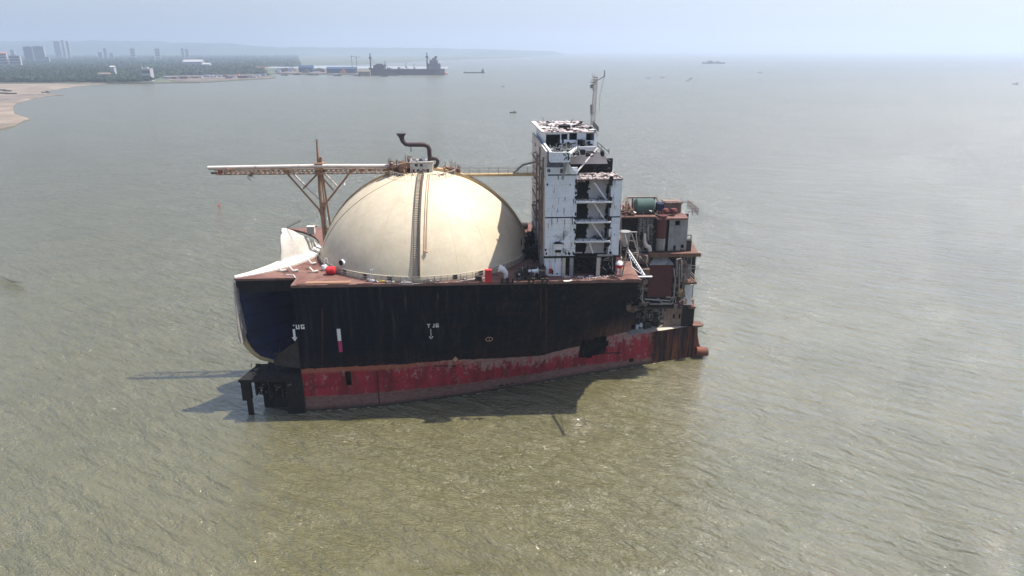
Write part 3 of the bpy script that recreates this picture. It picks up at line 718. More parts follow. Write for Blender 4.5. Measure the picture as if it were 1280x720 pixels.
# ground level: white panel, open bay with posts
mb = MB(); wall_holes(mb, 'v', VF + .1, .25, U0, X(702, 335), DW + .05, w1 - .36, []); mb.build('front_wall', 'tower', tower)
mb = MB(); p = pv(688.5, 339, VF); mb.box(p.x - .35, p.x + .3, VF + .04, VF + .09, p.z - .45, p.z + .5); mb.build('red_notice', 'red', tower)
for px, m_, wd in ((704.5, 'beige', .3), (714, 'grey', .35), (747.5, 'beige', .35), (775.5, 'pipe_white', .18)):
    mb = MB(); x = X(px, 335); mb.box(x - wd, x + wd, VF - .3, VF + .1, DW + .02, w1 - .36); mb.build('post', m_, tower)
mb = MB(); mb.clutter(50, (X(712, 340), VF + .2, DW + .2), (X(770, 340), VF + 3.5, DW + 3.2), (.4, 1.6), 'bpr', .12); mb.build('burnt_machinery', 'soot', tower)
mb = MB(); mb.clutter(16, (X(748, 340), VF - .6, DW + .6), (X(770, 340), VF + .6, DW + 3.4), (.4, 1.5), 'pr', .12); mb.box(X(748), X(768), VF - .3, VF, w1 - .1, w1 + .25); mb.build('pale_scrap', 'steel', tower)
# left side wall, right wall, rear wall, floors
mb = MB(); hs = []
for z, v0 in ((28, 8), (33, 14), (37.5, 9), (37.5, 20), (42, 16), (43, 6), (43, 9.5), (31, 22), (40, 27)): hs.append((v0, v0 + 1.3, z, z + 1.7))
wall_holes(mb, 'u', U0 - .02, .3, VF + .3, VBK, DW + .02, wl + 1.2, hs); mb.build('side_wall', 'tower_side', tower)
mb = MB()
for v, z0_, z1_ in ((4.5, 26, 47), (7, 30, 44), (11, 27, 48), (17, 26, 46)): mb.tube([(U0 - .35, v, z0_), (U0 - .35, v + .1, z1_)], .16, 6)
for z in (29.3, 33, 36.6, 40.2, 44): mb.box(U0 - .3, U0 - .04, 6, 30, z - .12, z)
mb.clutter(60, (U0 - .5, 4, 27), (U0 - .1, 26, 46), (.3, 1.1), 'prl', .09); mb.build('side_pipework', 'brownwall', tower)
mb = MB(); mb.clutter(26, (U0 - .4, 4, 27), (U0 - .05, 30, 47), (.4, 1.2), 'lr', .1); mb.build('side_scrap', 'soot', tower)
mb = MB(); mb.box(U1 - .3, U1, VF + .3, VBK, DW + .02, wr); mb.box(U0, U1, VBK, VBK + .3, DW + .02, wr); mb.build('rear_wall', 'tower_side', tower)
mb = MB(); 
for z in (w1 - .2, pl[2] - .3, wmid, pl[0] - .3): mb.box(U0 + .3, U1 - .3, VF + 2.6, VBK, z - .1, z + .1)
mb.box(U0 + .3, U1 - .3, 9, 9.2, DW + .02, w1); mb.build('floor_plate', 'soot', tower)
# right block roof with rubble, sloping up behind
mb = MB(); mb.box(um_ - .2, U1 + .1, VF - .1, 11, wr - .2, wr); mb.build('lower_roof', 'rustlip', tower)
mb = MB(); rg = random.Random(3)
mb.box(um_ - .1, U1 + .05, VF - .05, 9, wr + .003, wr + .06); mb.clutter(420, (um_ + .2, VF, wr + .05), (U1 - .1, 9, wr + .25), (.15, .6), 'fffl', .1, rg); mb.build('roof_rubble', 'rubble', tower)
mb = MB(); mb.clutter(50, (um_, VF - .1, wr), (U1, 9, wr + .3), (.3, 1.2), 'lr', .08, rg); mb.build('charred_scrap', 'soot', tower)
# upper setback wall with dark band, right edge raking
V2 = 8.6
Xu = lambda px, y: pv(px, y, V2).x; Zu = lambda y: pv(730, y, V2).z
mb = MB(); mb.prism([(Xu(713, 196), Zu(205)), (Xu(756, 205), Zu(205)), (Xu(749, 188), pv(700, 191, .7).z - .95), (Xu(713, 188), pv(700, 191, .7).z - .95)], 'y', V2, V2 + .25)
mb.prism([(Xu(746, 186), Zu(205.2)), (Xu(760, 205), Zu(205.2)), (Xu(758, 196), Zu(198)), (Xu(755, 190), Zu(190))], 'y', V2 + .3, V2 + .5)
mb.build('upper_wall', 'tower_warm', tower)
mb = MB(); mb.box(Xu(713, 210), Xu(768, 210), V2 + 1.8, V2 + 2, wr, Zu(200))
mb.clutter(20, (Xu(715, 210), V2, wr + .2), (Xu(764, 210), V2 + 1.2, wr + 1.6), (.4, 1.5), 'prl', .1)
mb.obox((Xu(753, 191), V2 + .2, Zu(192)), (.7, .3, 1.1)); mb.build('burnt_interior', 'soot', tower)
mb = MB(); 
for (x0, y0, x1, y1, v_) in ((747, 178, 761, 190, V2 - .3), (747, 177, 747, 186, V2 - .3), (752, 181, 752, 190, V2 - .3), (761, 186, 761, 192, V2 - .3), (747, 182, 758, 193, V2 - .3), (756, 197, 763, 201, V2), (766, 215, 779, 224, VF)):
    mb.bar(pv(x0, y0, v_), pv(x1, y1, v_), .09)
mb.build('bent_railing', 'steel', tower)
mb = MB(); mb.tube([pv(747, 185, V2 - .6), pv(721, 215, VF + 1.)], .16, 7); mb.build('diagonal_strut', 'tower_warm', tower)
# wing deck, bulwarks
Xw = lambda px, y, v: pv(px, y, v).x
VW = 0.7; wa, wb_ = Xw(688, 195, VW), Xw(713, 195, VW); zt, zb_ = pv(700, 191, VW).z, pv(700, 203, VW).z
mb = MB(); mb.box(wa, wb_, VW, VW + .2, zb_, zt); mb.box(wa, wa + .2, VW + .2, 14, zb_, zt + .05); wing = mb.build('wing_bulwark', 'tower_clean', tower)
mb = MB(); mb.box(wa - .08, wa + .28, VW - .05, 13.6, zt + .06, zt + .14); mb.box(wa, wb_ - .1, VW - .06, VW + .24, zt, zt + .08)
pa, pb, pc = (wb_ - .1, VW + .1), (Xw(722, 187, 8.2), 8.0), (Xw(747, 184, 8.2), 8.2)
for q0_, q1_ in ((pa, pb), (pb, pc)): mb.prism([q0_, q1_, (q1_[0] - .25, q1_[1] + .3), (q0_[0] - .25, q0_[1] + .3)], 'z', zt - .75, zt + .02)
mb.build('bulwark_rail', 'white', tower)
mb = MB()
for _ in range(16): 
    x = rnd.uniform(wa + 2.2, wb_ - .2); z = rnd.uniform(zb_ + .3, zt - .3); mb.box(x, x + .16, VW - .03, VW, z, z + .3)
mb.build('scrawl_mark', 'soot', wing)
mb = MB(); mb.prism([(wa + .2, VW + .2), (wb_, VW + .2), (Xw(722, 187, 8.2), 8.2), (Xw(747, 184, 8.2), 8.4), (Xw(747, 180, 13), 33), (wa, 33)], 'z', zt - .93, zt - .78); mb.build('bridge_deck', 'grey', tower)
mb = MB(); mb.prism([(wb_ - .3, zb_ - .05), (Xw(721, 222, VF), pv(0, 224, VF).z), (um_ - 1.2, pv(0, 224, VF).z), (wb_ - 1.2, zb_ - .2)], 'y', VF - .3, VF - .05); mb.build('gusset_plate', 'tower', tower)
mb = MB(); mb.tube([(Xw(708, 204, VW + .2), VW + .2, zb_), (Xw(703, 226, VW + .2), VW + .2, pv(0, 228, VF).z)], .26, 6); mb.build('wing_strut', 'grey', tower)
mb = MB(); mb.clutter(110, (wa + .6, VW + .6, zt - .7), (wb_ + 2, 11, zt - .5), (.3, 1.1), 'lrp', .1); mb.build('bridge_rubble', 'grey', tower)
mb = MB(); mb.clutter(40, (wa + .6, VW + .6, zt - .7), (wb_ + 5, 12, zt - .5), (.3, 1.5), 'lrb', .1); mb.build('charred_scrap', 'soot', tower)
# wheelhouse with window openings
V3 = 13.0; Xh = lambda px: pv(px, 175, V3).x; Zh = lambda y: pv(710, y, V3).z
hw0, hw1 = Xh(681.5), Xh(743); hb, ht = zt - .78, Zh(166)
hs = [(Xh(683), Xh(699.5), Zh(184), Zh(168.5)), (Xh(702), Xh(708.5), Zh(174.5), Zh(168)), (Xh(712), Xh(720.5), Zh(175), Zh(167)), (Xh(733), Xh(741.5), Zh(175.5), Zh(167.5))]
mb = MB(); wall_holes(mb, 'v', V3, .2, hw0, hw1, hb, ht, hs); mb.box(hw0, hw0 + .2, V3 + .2, 32, hb, ht); mb.box(hw1 - .2, hw1, V3 + .2, 32, hb, ht); mb.box(hw0, hw1, 32, 32.2, hb, ht)
wh = mb.build('wheelhouse_wall', 'tower_clean', tower)
for h in hs:
    mb = MB(); a, b, c, d = h
    mb.box(a - .08, a + .06, V3 - .06, V3 + .1, c, d); mb.box(b - .06, b + .08, V3 - .06, V3 + .1, c, d); mb.box(a - .08, b + .08, V3 - .06, V3 + .1, d - .02, d + .08); mb.build('window_frame', 'dark', wh)
mb = MB(); mb.box(hw0 + .3, hw1 - .3, V3 + 3, V3 + 3.2, hb, ht - .05); mb.clutter(25, (hw0 + .5, V3 - 1, hb + .2), (hw1 - .5, V3 + 1.5, hb + 1.2), (.4, 1.5), 'blr', .12); mb.build('burnt_interior', 'soot', tower)
mb = MB(); mb.box(hw0 - .2, hw1 + .3, V3 - .3, 33, ht, ht + .18); mb.build('wheelhouse_roof', 'rubble', tower)
mb = MB(); q0, q1 = pw(664.5, 153.5, ht + .2), pw(674.5, 166.5, ht + .2)
mb.prism([(hw0 - .2, V3 - .3), (hw0 - .7, V3 + .2), (hw0 - 1.1, 33), (hw0 - .2, 33)], 'z', ht + .02, ht + .26); mb.build('roof_side_strip', 'shell', tower)
mb = MB(); rg = random.Random(5)
mb.clutter(420, (hw0, V3, ht + .2), (hw1, 32, ht + .4), (.2, 1.1), 'ffffl', .1, rg); mb.build('roof_rubble', 'rubble', tower)
mb = MB(); mb.clutter(130, (hw0, V3 - .1, ht + .22), (hw1 + .3, 32, ht + .45), (.3, 1.3), 'ffl', .08, rg); mb.clutter(14, (hw0, V3 - .1, ht + .25), (hw1 + .3, 32, ht + .7), (.4, 1.4), 'r', .07, rg); mb.box(Xh(703), Xh(716), 17, 20, ht + .2, ht + .9); mb.build('charred_scrap', 'soot', tower)
mb = MB(); mb.clutter(34, (hw0, V3, ht + .3), (hw1, 31, ht + .45), (.5, 1.5), 'f', .1, rg); mb.build('pale_roof_sheet', 'white', tower)
# lattice radar mast
VM = 25.0; b_ = pv(741, 156, VM); t_ = pv(745, 97, VM)
mb = MB(); n_ = 14
def mpnt(k, cx, cy): 
    s_ = .42 * (1 - .35 * k); c = b_.lerp(t_, k); return c + Vector((cx * s_, cy * s_, 0))
for cx, cy in ((-1, -1), (1, -1), (1, 1), (-1, 1)): mb.tube([mpnt(0, cx, cy), mpnt(1, cx, cy)], .075, 5)
cs = ((-1, -1), (1, -1), (1, 1), (-1, 1))
for i in range(n_):
    for j in range(4):
        a, c = cs[j], cs[(j + 1) % 4]; mb.bar(mpnt(i / n_, *a), mpnt((i + 1) / n_, *c), .06); mb.bar(mpnt(i / n_, *a), mpnt(i / n_, *c), .06)
rm = mb.build('radar_mast', 'pipe_white', tower)
mb = MB()
mb.bar(pv(741, 104, VM), pv(751.5, 97.5, VM), .1); mb.bar(pv(751.5, 98, VM), pv(755.5, 95, VM), .1); mb.bar(pv(755.7, 96, VM), pv(755.7, 88, VM), .12); mb.bar(pv(755.5, 95, VM), pv(750, 118, VM), .04); mb.bar(pv(750, 118, VM), pv(749, 140, VM), .04)
for y, x0, x1 in ((100, 739, 746), (97, 741, 747), (103, 738, 745), (106, 739, 745), (112, 740, 744), (133, 738, 742), (136, 738, 742), (141, 738.5, 742)): mb.bar(pv(x0, y, VM), pv(x1, y - .6, VM), .12)
for y in (133, 137, 108, 141): mb.obox(pv(739.5, y, VM), (.5, .6, .7))
mb.bar(pv(741, 97, VM), pv(740, 92, VM), .05); mb.bar(pv(743, 97, VM), pv(743, 93, VM), .05)
mb.build('mast_yard', 'steel', rm)
mb = MB(); mb.railing([pw(742, 158, ht + .4), pw(748, 165, ht + .2)], .9, .06, 1.); mb.tube([pv(740, 152, VM), pv(747, 170, V3 - .2)], .08, 5); mb.build('mast_stay', 'dark', tower)

# ------------------------------------------------------------------ davit with boom hanging over the side
mb = MB()
P = pv
for (x0, y0, x1, y1, v_, w_, r_) in ((788, 290, 777, 348, 2.2, 2.2, .18), (789, 290, 800, 325, 2.2, 4, .15), (795, 292, 798, 318, 6, 6, .15), (783, 316, 797, 316, 3, 3, .12), (776, 255, 776, 330, 2.5, 2.5, .12), (781, 292, 788, 322, 5, 3, .12), (781, 330, 789, 318, 3, 3, .1), (796, 290, 788, 290, 6, 2.2, .14)):
    mb.tube([P(x0, y0, v_), P(x1, y1, w_)], r_ * .72, 6)
dv = mb.build('boat_davit', 'steel', ship)
tip = P(806.5, 346, -7.6); root = P(786, 315, 2.0)
mb = MB(); d_ = (tip - root)
for s_ in (-.35, .35): mb.tube([root + Vector((0, 0, s_)), tip + Vector((0, 0, s_ * .5))], .12, 5)
for i in range(10): mb.bar(root.lerp(tip, i / 10) + Vector((0, 0, -.35)), root.lerp(tip, (i + 1) / 10) + Vector((0, 0, .3)), .09)
mb.tube([tip + Vector((-1.2, 0, 0)), tip + Vector((1.2, 0, 0))], .17, 6); mb.tube([root, P(790, 334, 1), tip], .07, 5)
mb.build('davit_boom', 'white', dv)
mb = MB(); q = P(774, 331, 1.8); mb.tube([P(771.5, 322, 2), P(772.5, 330, 1.8)], .12, 5); mb.lathe([(0.01, -.7), (.5, -.55), (.75, -.1), (.72, .1)], q, 16); bo = mb.build('hanging_float', 'red', ship, smooth=True)
mb = MB(); mb.lathe([(.73, .1), (.6, .5), (.3, .75), (.01, .8)], q, 16); mb.build('float_cap', 'white', bo, smooth=True)

# ------------------------------------------------------------------ engine casing at the cut-off stern
eng = empty('engine_casing', (0, 0, 0)); eng.parent = ship
VE = 15.0
def E(px, py, v=VE): return pv(px, py, v)
def epan(name, mat, x0, y0, x1, y1, v, th=.25, holes=(), depth=None):
    a, b = E(x0, y1, v), E(x1, y0, v); mid = (y0 + y1) / 2
    ua, ub = E(x0, mid, v).x, E(x1, mid, v).x
    za, zb2 = E((x0 + x1) / 2, y1, v).z, E((x0 + x1) / 2, y0, v).z
    m = MB()
    if depth: m.box(ua, ub, v, v + depth, za, zb2)
    else: wall_holes(m, 'v', v, th, ua, ub, za, zb2, [(E(h[0], mid, v).x, E(h[2], mid, v).x, E(x0, h[3], v).z, E(x0, h[1], v).z) for h in holes])
    return m.build(name, mat, eng)
# upper level
zr = E(830, 270, VE + 1).z
m = MB(); m.prism([(E(776, 267).x, 15.5), (E(821, 270).x, 15.2), (E(821, 270).x, 27), (E(776, 267).x, 27)], 'z', zr - .2, zr + .1); m.prism([(E(821, 272).x, 14.6), (E(862, 272).x - .4, 14.6), (E(862, 272).x, 17), (E(858, 270).x, 27), (E(821, 270).x, 27)], 'z', zr - .5, zr - .15); m.build('casing_roof', 'rustlip', eng)
epan('casing_wall', 'grey', 797, 271, 817, 315, VE + 1.5, holes=((800, 290, 804, 300),))
epan('casing_wall', 'grey', 836, 273, 859, 313, VE, holes=((843, 276, 849, 282), (843, 307, 846, 313), (852, 306, 856, 313)))
m = MB(); x_, z_a, z_b = E(859, 290).x, E(850, 313).z, E(850, 273).z; m.box(x_ - .25, x_, VE + .26, 29, z_a, z_b); m.build('casing_wall', 'dark', eng)
epan('burnt_recess', 'soot', 776, 268, 859, 314, VE + 3.0, depth=.3)
m = MB(); m.box(E(776, 290).x, E(859, 290).x - .3, 28, 28.4, 8, zr - .6); m.box(E(776, 290).x, E(776, 290).x + .3, VE + 3, 28, 8, zr - .6); m.build('rear_bulkhead', 'soot', eng)
m = MB(); c = E(827, 285, VE + .5); m.tube([(c.x, c.y, E(827, 298).z), (c.x, c.y, zr + .3)], .98, 16); fn = m.build('exhaust_column', 'boiler', eng, smooth=True)
m = MB(); m.tube([(c.x, c.y, E(827, 313).z), (c.x, c.y, E(827, 298).z)], .95, 16); m.build('column_base', 'grey', fn, smooth=True)
for px in (819.5, 833.5):
    m = MB(); x = E(px, 290).x; m.box(x - .25, x + .25, VE + .4, VE + 1.2, E(px, 313).z, zr - .55); m.build('casing_stiffener', 'soot', eng)
m = MB(); m.tube([E(816, 285, VE + .8), E(815, 281.5, VE + .8), E(812, 281, VE + .8), E(810.3, 284, VE + .8), E(810, 300, VE + .8)], .24, 8); m.build('curved_duct', 'steel', eng, smooth=True)
m = MB(); m.tube([E(806, 292, VE), E(806, 302, VE), E(807.5, 307, VE), E(811.5, 309, VE), E(812.5, 314, VE)], [.22, .34, .48, .5, .42], 10); m.build('white_elbow', 'pipe_white', eng, smooth=True)
rg = random.Random(17)
m = MB(); m.clutter(46, (E(797, 300, 16).x, 15.9, 26.3), (E(817, 300, 16).x, 16.4, zr - .8), (.4, 1.9), 'pr', .09, rg); m.build('wall_pipework', 'steel', eng)
m = MB()
for k in range(5): x = E(798 + k * 4.5, 290, 16.4).x; m.box(x - .07, x + .07, 16.3, 16.5, 26.2, zr - .6)
for z in (27.6, 29.4, 31.2, 33): m.box(E(797, 290).x, E(817, 290).x, 16.28, 16.48, z - .06, z + .06)
m.build('casing_frame', 'dark', eng)
m = MB(); m.lathe([(.01, -1.7), (.35, -1.6), (1.1, 1.2), (1.1, 1.4), (.01, 1.4)], E(781, 298, 8), 18); m.build('white_hopper', 'grey', eng, smooth=True)
m = MB(); a = E(776, 276, 8); m.prism([(a.x - .5, 8), (E(786, 284, 8).x, 8), (E(783, 279, 14).x, 14), (a.x - .5, 14)], 'z', 30.3, 30.6); m.build('pink_canopy', 'rustlip', eng)
# things on the casing roof
m = MB(); a, b = E(794, 260, 18), E(818, 260, 18); m.tube([(a.x, 18.5, zr + 1.5), (a.x + .3, 18.5, zr + 1.5), (b.x - .3, 18.5, zr + 1.5), (b.x, 18.5, zr + 1.5)], [1.3, 1.65, 1.65, 1.3], 18); gt = m.build('green_tank', 'green', eng, smooth=True)
m = MB()
for t2 in (.2, .8): m.box(a.x + (b.x - a.x) * t2 - .15, a.x + (b.x - a.x) * t2 + .15, 17.2, 19.8, zr - .05, zr + .6)
m.build('tank_saddle', 'rust', gt)
m = MB(); za = zr + 3.1
m.box(a.x - 1.6, b.x + .8, 19.9, 20.4, za - .25, za); m.box(a.x - .3, a.x, 19.9, 20.2, zr, za - .26); m.box(b.x + .2, b.x + .5, 19.9, 20.2, zr, za - .26)
m.tube([(a.x - 1.4, 20.1, za), (a.x - 3.6, 17, zr + 1)], .15, 5); m.tube([(a.x - 1.4, 20.1, za), (a.x - .6, 17, zr + .3)], .15, 5); m.tube([(b.x + .8, 20.1, za), (b.x + 1.6, 17.6, zr + .6)], .18, 5); m.tube([(a.x - 3.6, 17, zr + 1), (a.x - .6, 17, zr + 1.1)], .1, 5)
m.build('tank_cradle', 'brownwall', eng)
m = MB(); a, b = E(833, 260, 19), E(851.5, 260, 19); m.box(a.x, b.x, 19, 22, zr - .1, E(840, 254.5, 19).z); bxh = m.build('roof_box', 'brownwall', eng)
m = MB(); m.box(a.x - .3, b.x + .2, 18.7, 22.3, E(840, 254.5, 19).z + .003, E(840, 253, 19).z + .003); m.build('box_lid', 'brownwall', bxh)
m = MB(); m.tube([E(827, 252, 18.6), E(866, 252.5, 18.6)], .1, 5); m.railing([(b.x + .3, 16, zr), (b.x + 2.6, 16, zr), (b.x + 2.9, 24, zr)], 1.5, .07, 1.); m.build('roof_railing', 'brownwall', eng)
m = MB(); x = E(826, 262, 17).x; m.box(x - .6, x + .7, 17, 19, zr, zr + 2.2); m.build('vent_trunk', 'blue', eng)
for px in (831.5, 842):
    m = MB(); x = E(px, 264, 17); m.lathe([(.01, .9), (.6, .85), (.75, .5), (.75, .3), (.5, .25), (.5, -.3)], (x.x, 17, zr + .4), 14); m.build('mushroom_vent', 'dullred', eng, smooth=True)
m = MB(); m.clutter(80, (E(777, 262).x, 16, zr + .2), (E(794, 262).x, 20, zr + 1.1), (.3, 1.2), 'bpr', .12); m.clutter(30, (E(818, 262).x, 16, zr + .1), (E(833, 262).x, 19, zr + .9), (.3, 1.1), 'bpr', .12); m.build('roof_scrap', 'rust', eng)
m = MB(); m.clutter(16, (E(777, 262).x, 16, zr + .3), (E(824, 262).x, 19, zr + 1.3), (.2, .8), 'bl', .12); m.build('pale_roof_scrap', 'white', eng)
# main slab
zs = E(840, 317, 13.8).z
m = MB(); m.prism([(E(812, 317, 13.8).x, 13.8), (E(876.5, 317, 13.8).x, 13.8), (E(876.5, 317, 13.8).x - .3, 15.5), (E(862, 300, 25).x, 25), (E(812, 317, 13.8).x, 27)], 'z', zs - .75, zs); m.build('slab', 'rust', eng)
m = MB(); m.box(E(857, 305).x, E(865, 305).x, 15.3, 16.6, zs + .02, E(860, 301).z); x = E(862, 300).x; m.tube([(x - .6, 15.9, E(860, 301).z), (x - .6, 15.9, E(860, 296).z), (x + .5, 15.9, E(860, 295).z), (x + .6, 15.9, E(860, 301).z)], .12, 6); m.build('winch_box', 'dark', eng)
# boiler with conical top
c = E(825, 350, VE + 1.2); zb1, zt1, zt2 = E(825, 371, 14).z, E(825, 331, 14).z, E(825, 320.5, 14).z; xl, xr = E(810.5, 350, 14).x, E(840.5, 350, 14).x; cx2 = (xl + xr) / 2; hw2 = (xr - xl) / 2
m = MB(); m.box(xl, xr, 14, 19, zb1, zt1)
for i in range(12): x = xl + (i + .5) * (xr - xl) / 12; m.box(x - .04, x + .04, 13.93, 14, zb1 + .05, zt1 - .05)
bo = m.build('boiler', 'boiler', eng)
m = MB(); k = .42
m.add([(xl - .1, 13.9, zt1), (xr + .1, 13.9, zt1), (xr + .1, 19, zt1), (xl - .1, 19, zt1), (cx2 - hw2 * k, 15.4, zt2), (cx2 + hw2 * k, 15.4, zt2), (cx2 + hw2 * k, 17.8, zt2), (cx2 - hw2 * k, 17.8, zt2)], [(0, 1, 5, 4), (1, 2, 6, 5), (2, 3, 7, 6), (3, 0, 4, 7), (4, 5, 6, 7), (0, 3, 2, 1)])
m.build('boiler_hood', 'grey', bo)
m = MB()
for (x0, y0, x1, y1, x2, y2) in ((803, 345, 803, 378, 812, 378), (806, 374, 838, 376, 842, 370), (812, 380, 840, 380, 842, 374), (842, 372, 844, 350, 842, 335), (846, 346, 846, 324, 852, 323), (804, 365, 800, 372, 806, 379), (822, 373, 828, 379, 842, 379), (799, 320, 808, 330, 810, 335), (852, 325, 852, 350, 850, 352), (849, 330, 849, 365, 847, 366)):
    m.tube([E(x0, y0, 13.6), E(x1, y1, 13.6), E(x2, y2, 13.6)], .15, 6)
m.build('pale_pipework', 'steel', eng)
m = MB(); m.box(E(797, 384, 14).x, E(852, 384, 14).x, 13.8, 27, E(820, 384, 14).z - .3, E(820, 384, 14).z); m.build('lower_flat', 'dark', eng)
epan('burnt_recess', 'soot', 783, 317, 866, 418, 24, depth=.3)
# machinery between the boiler and the hull
m = MB(); rg = random.Random(11); zlo = 7.6; zmi = E(820, 386, 15).z
m.clutter(240, (E(784, 400, 20).x, 20.3, zlo), (E(829, 400, 20).x, 23, zmi - .6), (.5, 2.2), 'bpr', .16, rg); m.build('engine_machinery', 'dark', eng)
m = MB(); m.clutter(130, (E(787, 400, 20).x, 19.8, zlo + 1), (E(829, 400, 20).x, 21, zmi - .6), (.4, 1.8), 'pr', .12, rg); m.build('broken_pipework', 'steel', eng)
m = MB(); m.clutter(90, (E(784, 350, 17).x, 16.5, zmi), (E(812, 350, 17).x, 19, 26), (.5, 2.2), 'bpr', .14, rg); m.clutter(70, (E(840, 350, 17).x, 16, zmi), (E(856, 350, 17).x, 19, zs - .8), (.5, 2.), 'bpr', .14, rg); m.clutter(60, (E(797, 300, 17).x, 16.2, 26), (E(820, 300, 17).x, 18, zr - .6), (.4, 1.8), 'pr', .12, rg); m.build('burnt_machinery', 'dark', eng)
m = MB(); m.clutter(30, (E(784, 300, 12).x, 12, 25.4), (E(800, 300, 12).x, 18, 29), (.5, 2.), 'bpr', .14, rg); m.build('deck_machinery', 'dark', eng)
m = MB(); m.clutter(80, (E(784, 350, 14).x, 13.5, zmi), (E(809, 350, 14).x, 15.5, 25.6), (.5, 2.4), 'prb', .1, rg); m.clutter(60, (E(842, 350, 14).x, 14, zmi), (E(858, 350, 14).x, 15.5, zs - .8), (.4, 2.), 'prb', .1, rg); m.build('brown_machinery', 'brownwall', eng)
m = MB(); m.clutter(40, (E(784, 350, 14).x, 13.2, zmi + 3), (E(809, 350, 14).x, 14, 25.6), (.5, 2.), 'pr', .07, rg); m.clutter(26, (E(842, 350, 14).x, 13.6, zmi), (E(858, 350, 14).x, 14.5, zs - .8), (.4, 1.8), 'pr', .08, rg); m.build('pale_machinery', 'steel', eng)
epan('lower_wall', 'brownwall', 829, 384, 852, 418, 20.8, holes=((840.5, 393, 843, 399), (848, 393, 850, 399), (835, 409, 838, 413)))
epan('lower_block', 'soot', 852, 384, 867, 418, 20.6, depth=3)
m = MB(); m.clutter(24, (E(853, 383, 20.6).x, 20.6, E(858, 384, 20.6).z), (E(866, 383, 20.6).x, 23, E(858, 384, 20.6).z + .7), (.5, 1.6), 'bl', .15, rg); m.build('block_rubble', 'rustlip', eng)
# aft balconies
z3 = E(858, 353, 14.4).z
m = MB(); m.prism([(E(847, 353, 14.4).x, 14.4), (E(871, 353, 14.4).x, 14.4), (E(862, 345, 19).x, 20), (E(847, 350, 20).x, 20)], 'z', z3 - .45, z3); ba = m.build('balcony', 'rust', eng)
m = MB(); m.railing([(E(871, 353, 14.4).x - .1, 14.5, z3), (E(862, 345, 19).x, 20, z3)], 1.0, .06, 1.2); m.build('balcony_railing', 'steel', ba)
epan('aft_panel', 'white', 855, 356, 865, 381, 16.5)
epan('aft_column', 'grey', 853, 319, 864, 352, 16.5, holes=((859, 322, 863, 325),))
m = MB(); m.railing([E(856, 340, 16) , E(872, 340, 16)], 1.4, .06, 1.1); m.bar(E(869, 320, 15), E(869, 338, 15), .07); m.build('hanging_rail', 'steel', eng)
m = MB(); q = E(850.5, 366, 15); m.tube([q + Vector((0, .1, -.8)), q + Vector((0, .1, .8))], [.55, .55], 12); m.build('yellow_bottle', 'yellow', eng, smooth=True)
m = MB(); m.tube([E(847, 358, 15.6), E(847, 382, 15.6)], .25, 6); m.build('orange_post', 'orust', eng)
m = MB(); a = E(790, 421, 20); m.clutter(16, (a.x - 2, 19.5, 7.6), (a.x + 2, 22, 8.9), (.4, 1.3), 'bl', .15, rg); m.build('tank_top_scrap', 'soot', eng)
m = MB(); a = E(797, 421, 19.4); m.box(a.x - .5, a.x + .2, 19.4, 20, 7.5, 8.5); m.box(a.x + .4, a.x + 1., 19.6, 20.1, 7.5, 8.8); m.build('white_crate', 'white', eng)

# ------------------------------------------------------------------ marks on the hull
def decal(name, mat, quads, parent=None, th=.05):
    m = MB()
    for q in quads:
        n = len(q); sub = []
        f = [(u, hv(u, w) - th, w) for u, w in q]; g = [(u, hv(u, w) + .04, w) for u, w in q]
        m.add(f + g, [tuple(range(n)), tuple(range(2 * n - 1, n - 1, -1))] + [(i, (i + 1) % n, (i + 1) % n + n, i + n) for i in range(n)])
    return m.build(name, mat, parent or hull)
def rect(u0, u1, w0, w1): return [(u0, w0), (u1, w0), (u1, w1), (u0, w1)]
def letters(txt, u, w, h, s=.16):
    out = []
    for ch in txt:
        W_ = h * .75
        if ch == 'T': out += [rect(u, u + W_, w + h - s, w + h), rect(u + W_ / 2 - s / 2, u + W_ / 2 + s / 2, w, w + h - s)]
        if ch == 't': out += [rect(u + W_ * .65, u + W_, w + h - s, w + h)]
        if ch == 'U': out += [rect(u, u + s, w, w + h), rect(u + W_ - s, u + W_, w, w + h), rect(u + s, u + W_ - s, w, w + s)]
        if ch == 'u': out += [rect(u + W_ - s, u + W_, w, w + h), rect(u + W_ * .4, u + W_ - s, w, w + s)]
        if ch == 'G': out += [rect(u, u + s, w, w + h), rect(u + s, u + W_, w, w + s), rect(u + s, u + W_, w + h - s, w + h), rect(u + W_ - s, u + W_, w + s, w + h * .5), rect(u + W_ * .55, u + W_ - s, w + h * .5 - s, w + h * .5)]
        u += W_ + h * .3
    return out
u_, w_ = H(366, 411.5)
decal('tug_mark', 'white', letters('tUG', u_ - .3, w_, .85, .2))
u_, w_ = H(368.8, 426); decal('tug_arrow', 'white', [rect(u_ - .2, u_ + .2, w_ + .7, w_ + 2.3), [(u_ - .5, w_ + .7), (u_, w_ - .1), (u_ + .5, w_ + .7)]])
u_, w_ = H(534, 409.5); decal('tug_mark', 'white', letters('TuG', u_, w_, .75, .16))
u_, w_ = H(539, 424); decal('tug_arrow', 'white', [rect(u_ - .05, u_ + .05, w_ + .7, w_ + 2.2), [(u_ - .4, w_ + .6), (u_, w_), (u_, w_ + .25), (u_ - .2, w_ + .6)], [(u_ + .1, w_ + .1), (u_ + .4, w_ + .6), (u_ + .15, w_ + .6)]])
u_, w_ = H(426, 440); w2 = H(424, 426)[1]; w3 = H(424, 411)[1]
decal('draught_bar', 'magenta', [rect(u_ - .3, u_ + .35, w_, w2)]); decal('draught_bar', 'white', [rect(u_ - .35, u_ + .3, w2, w3)])
u_, w_ = H(611.5, 424); q = []
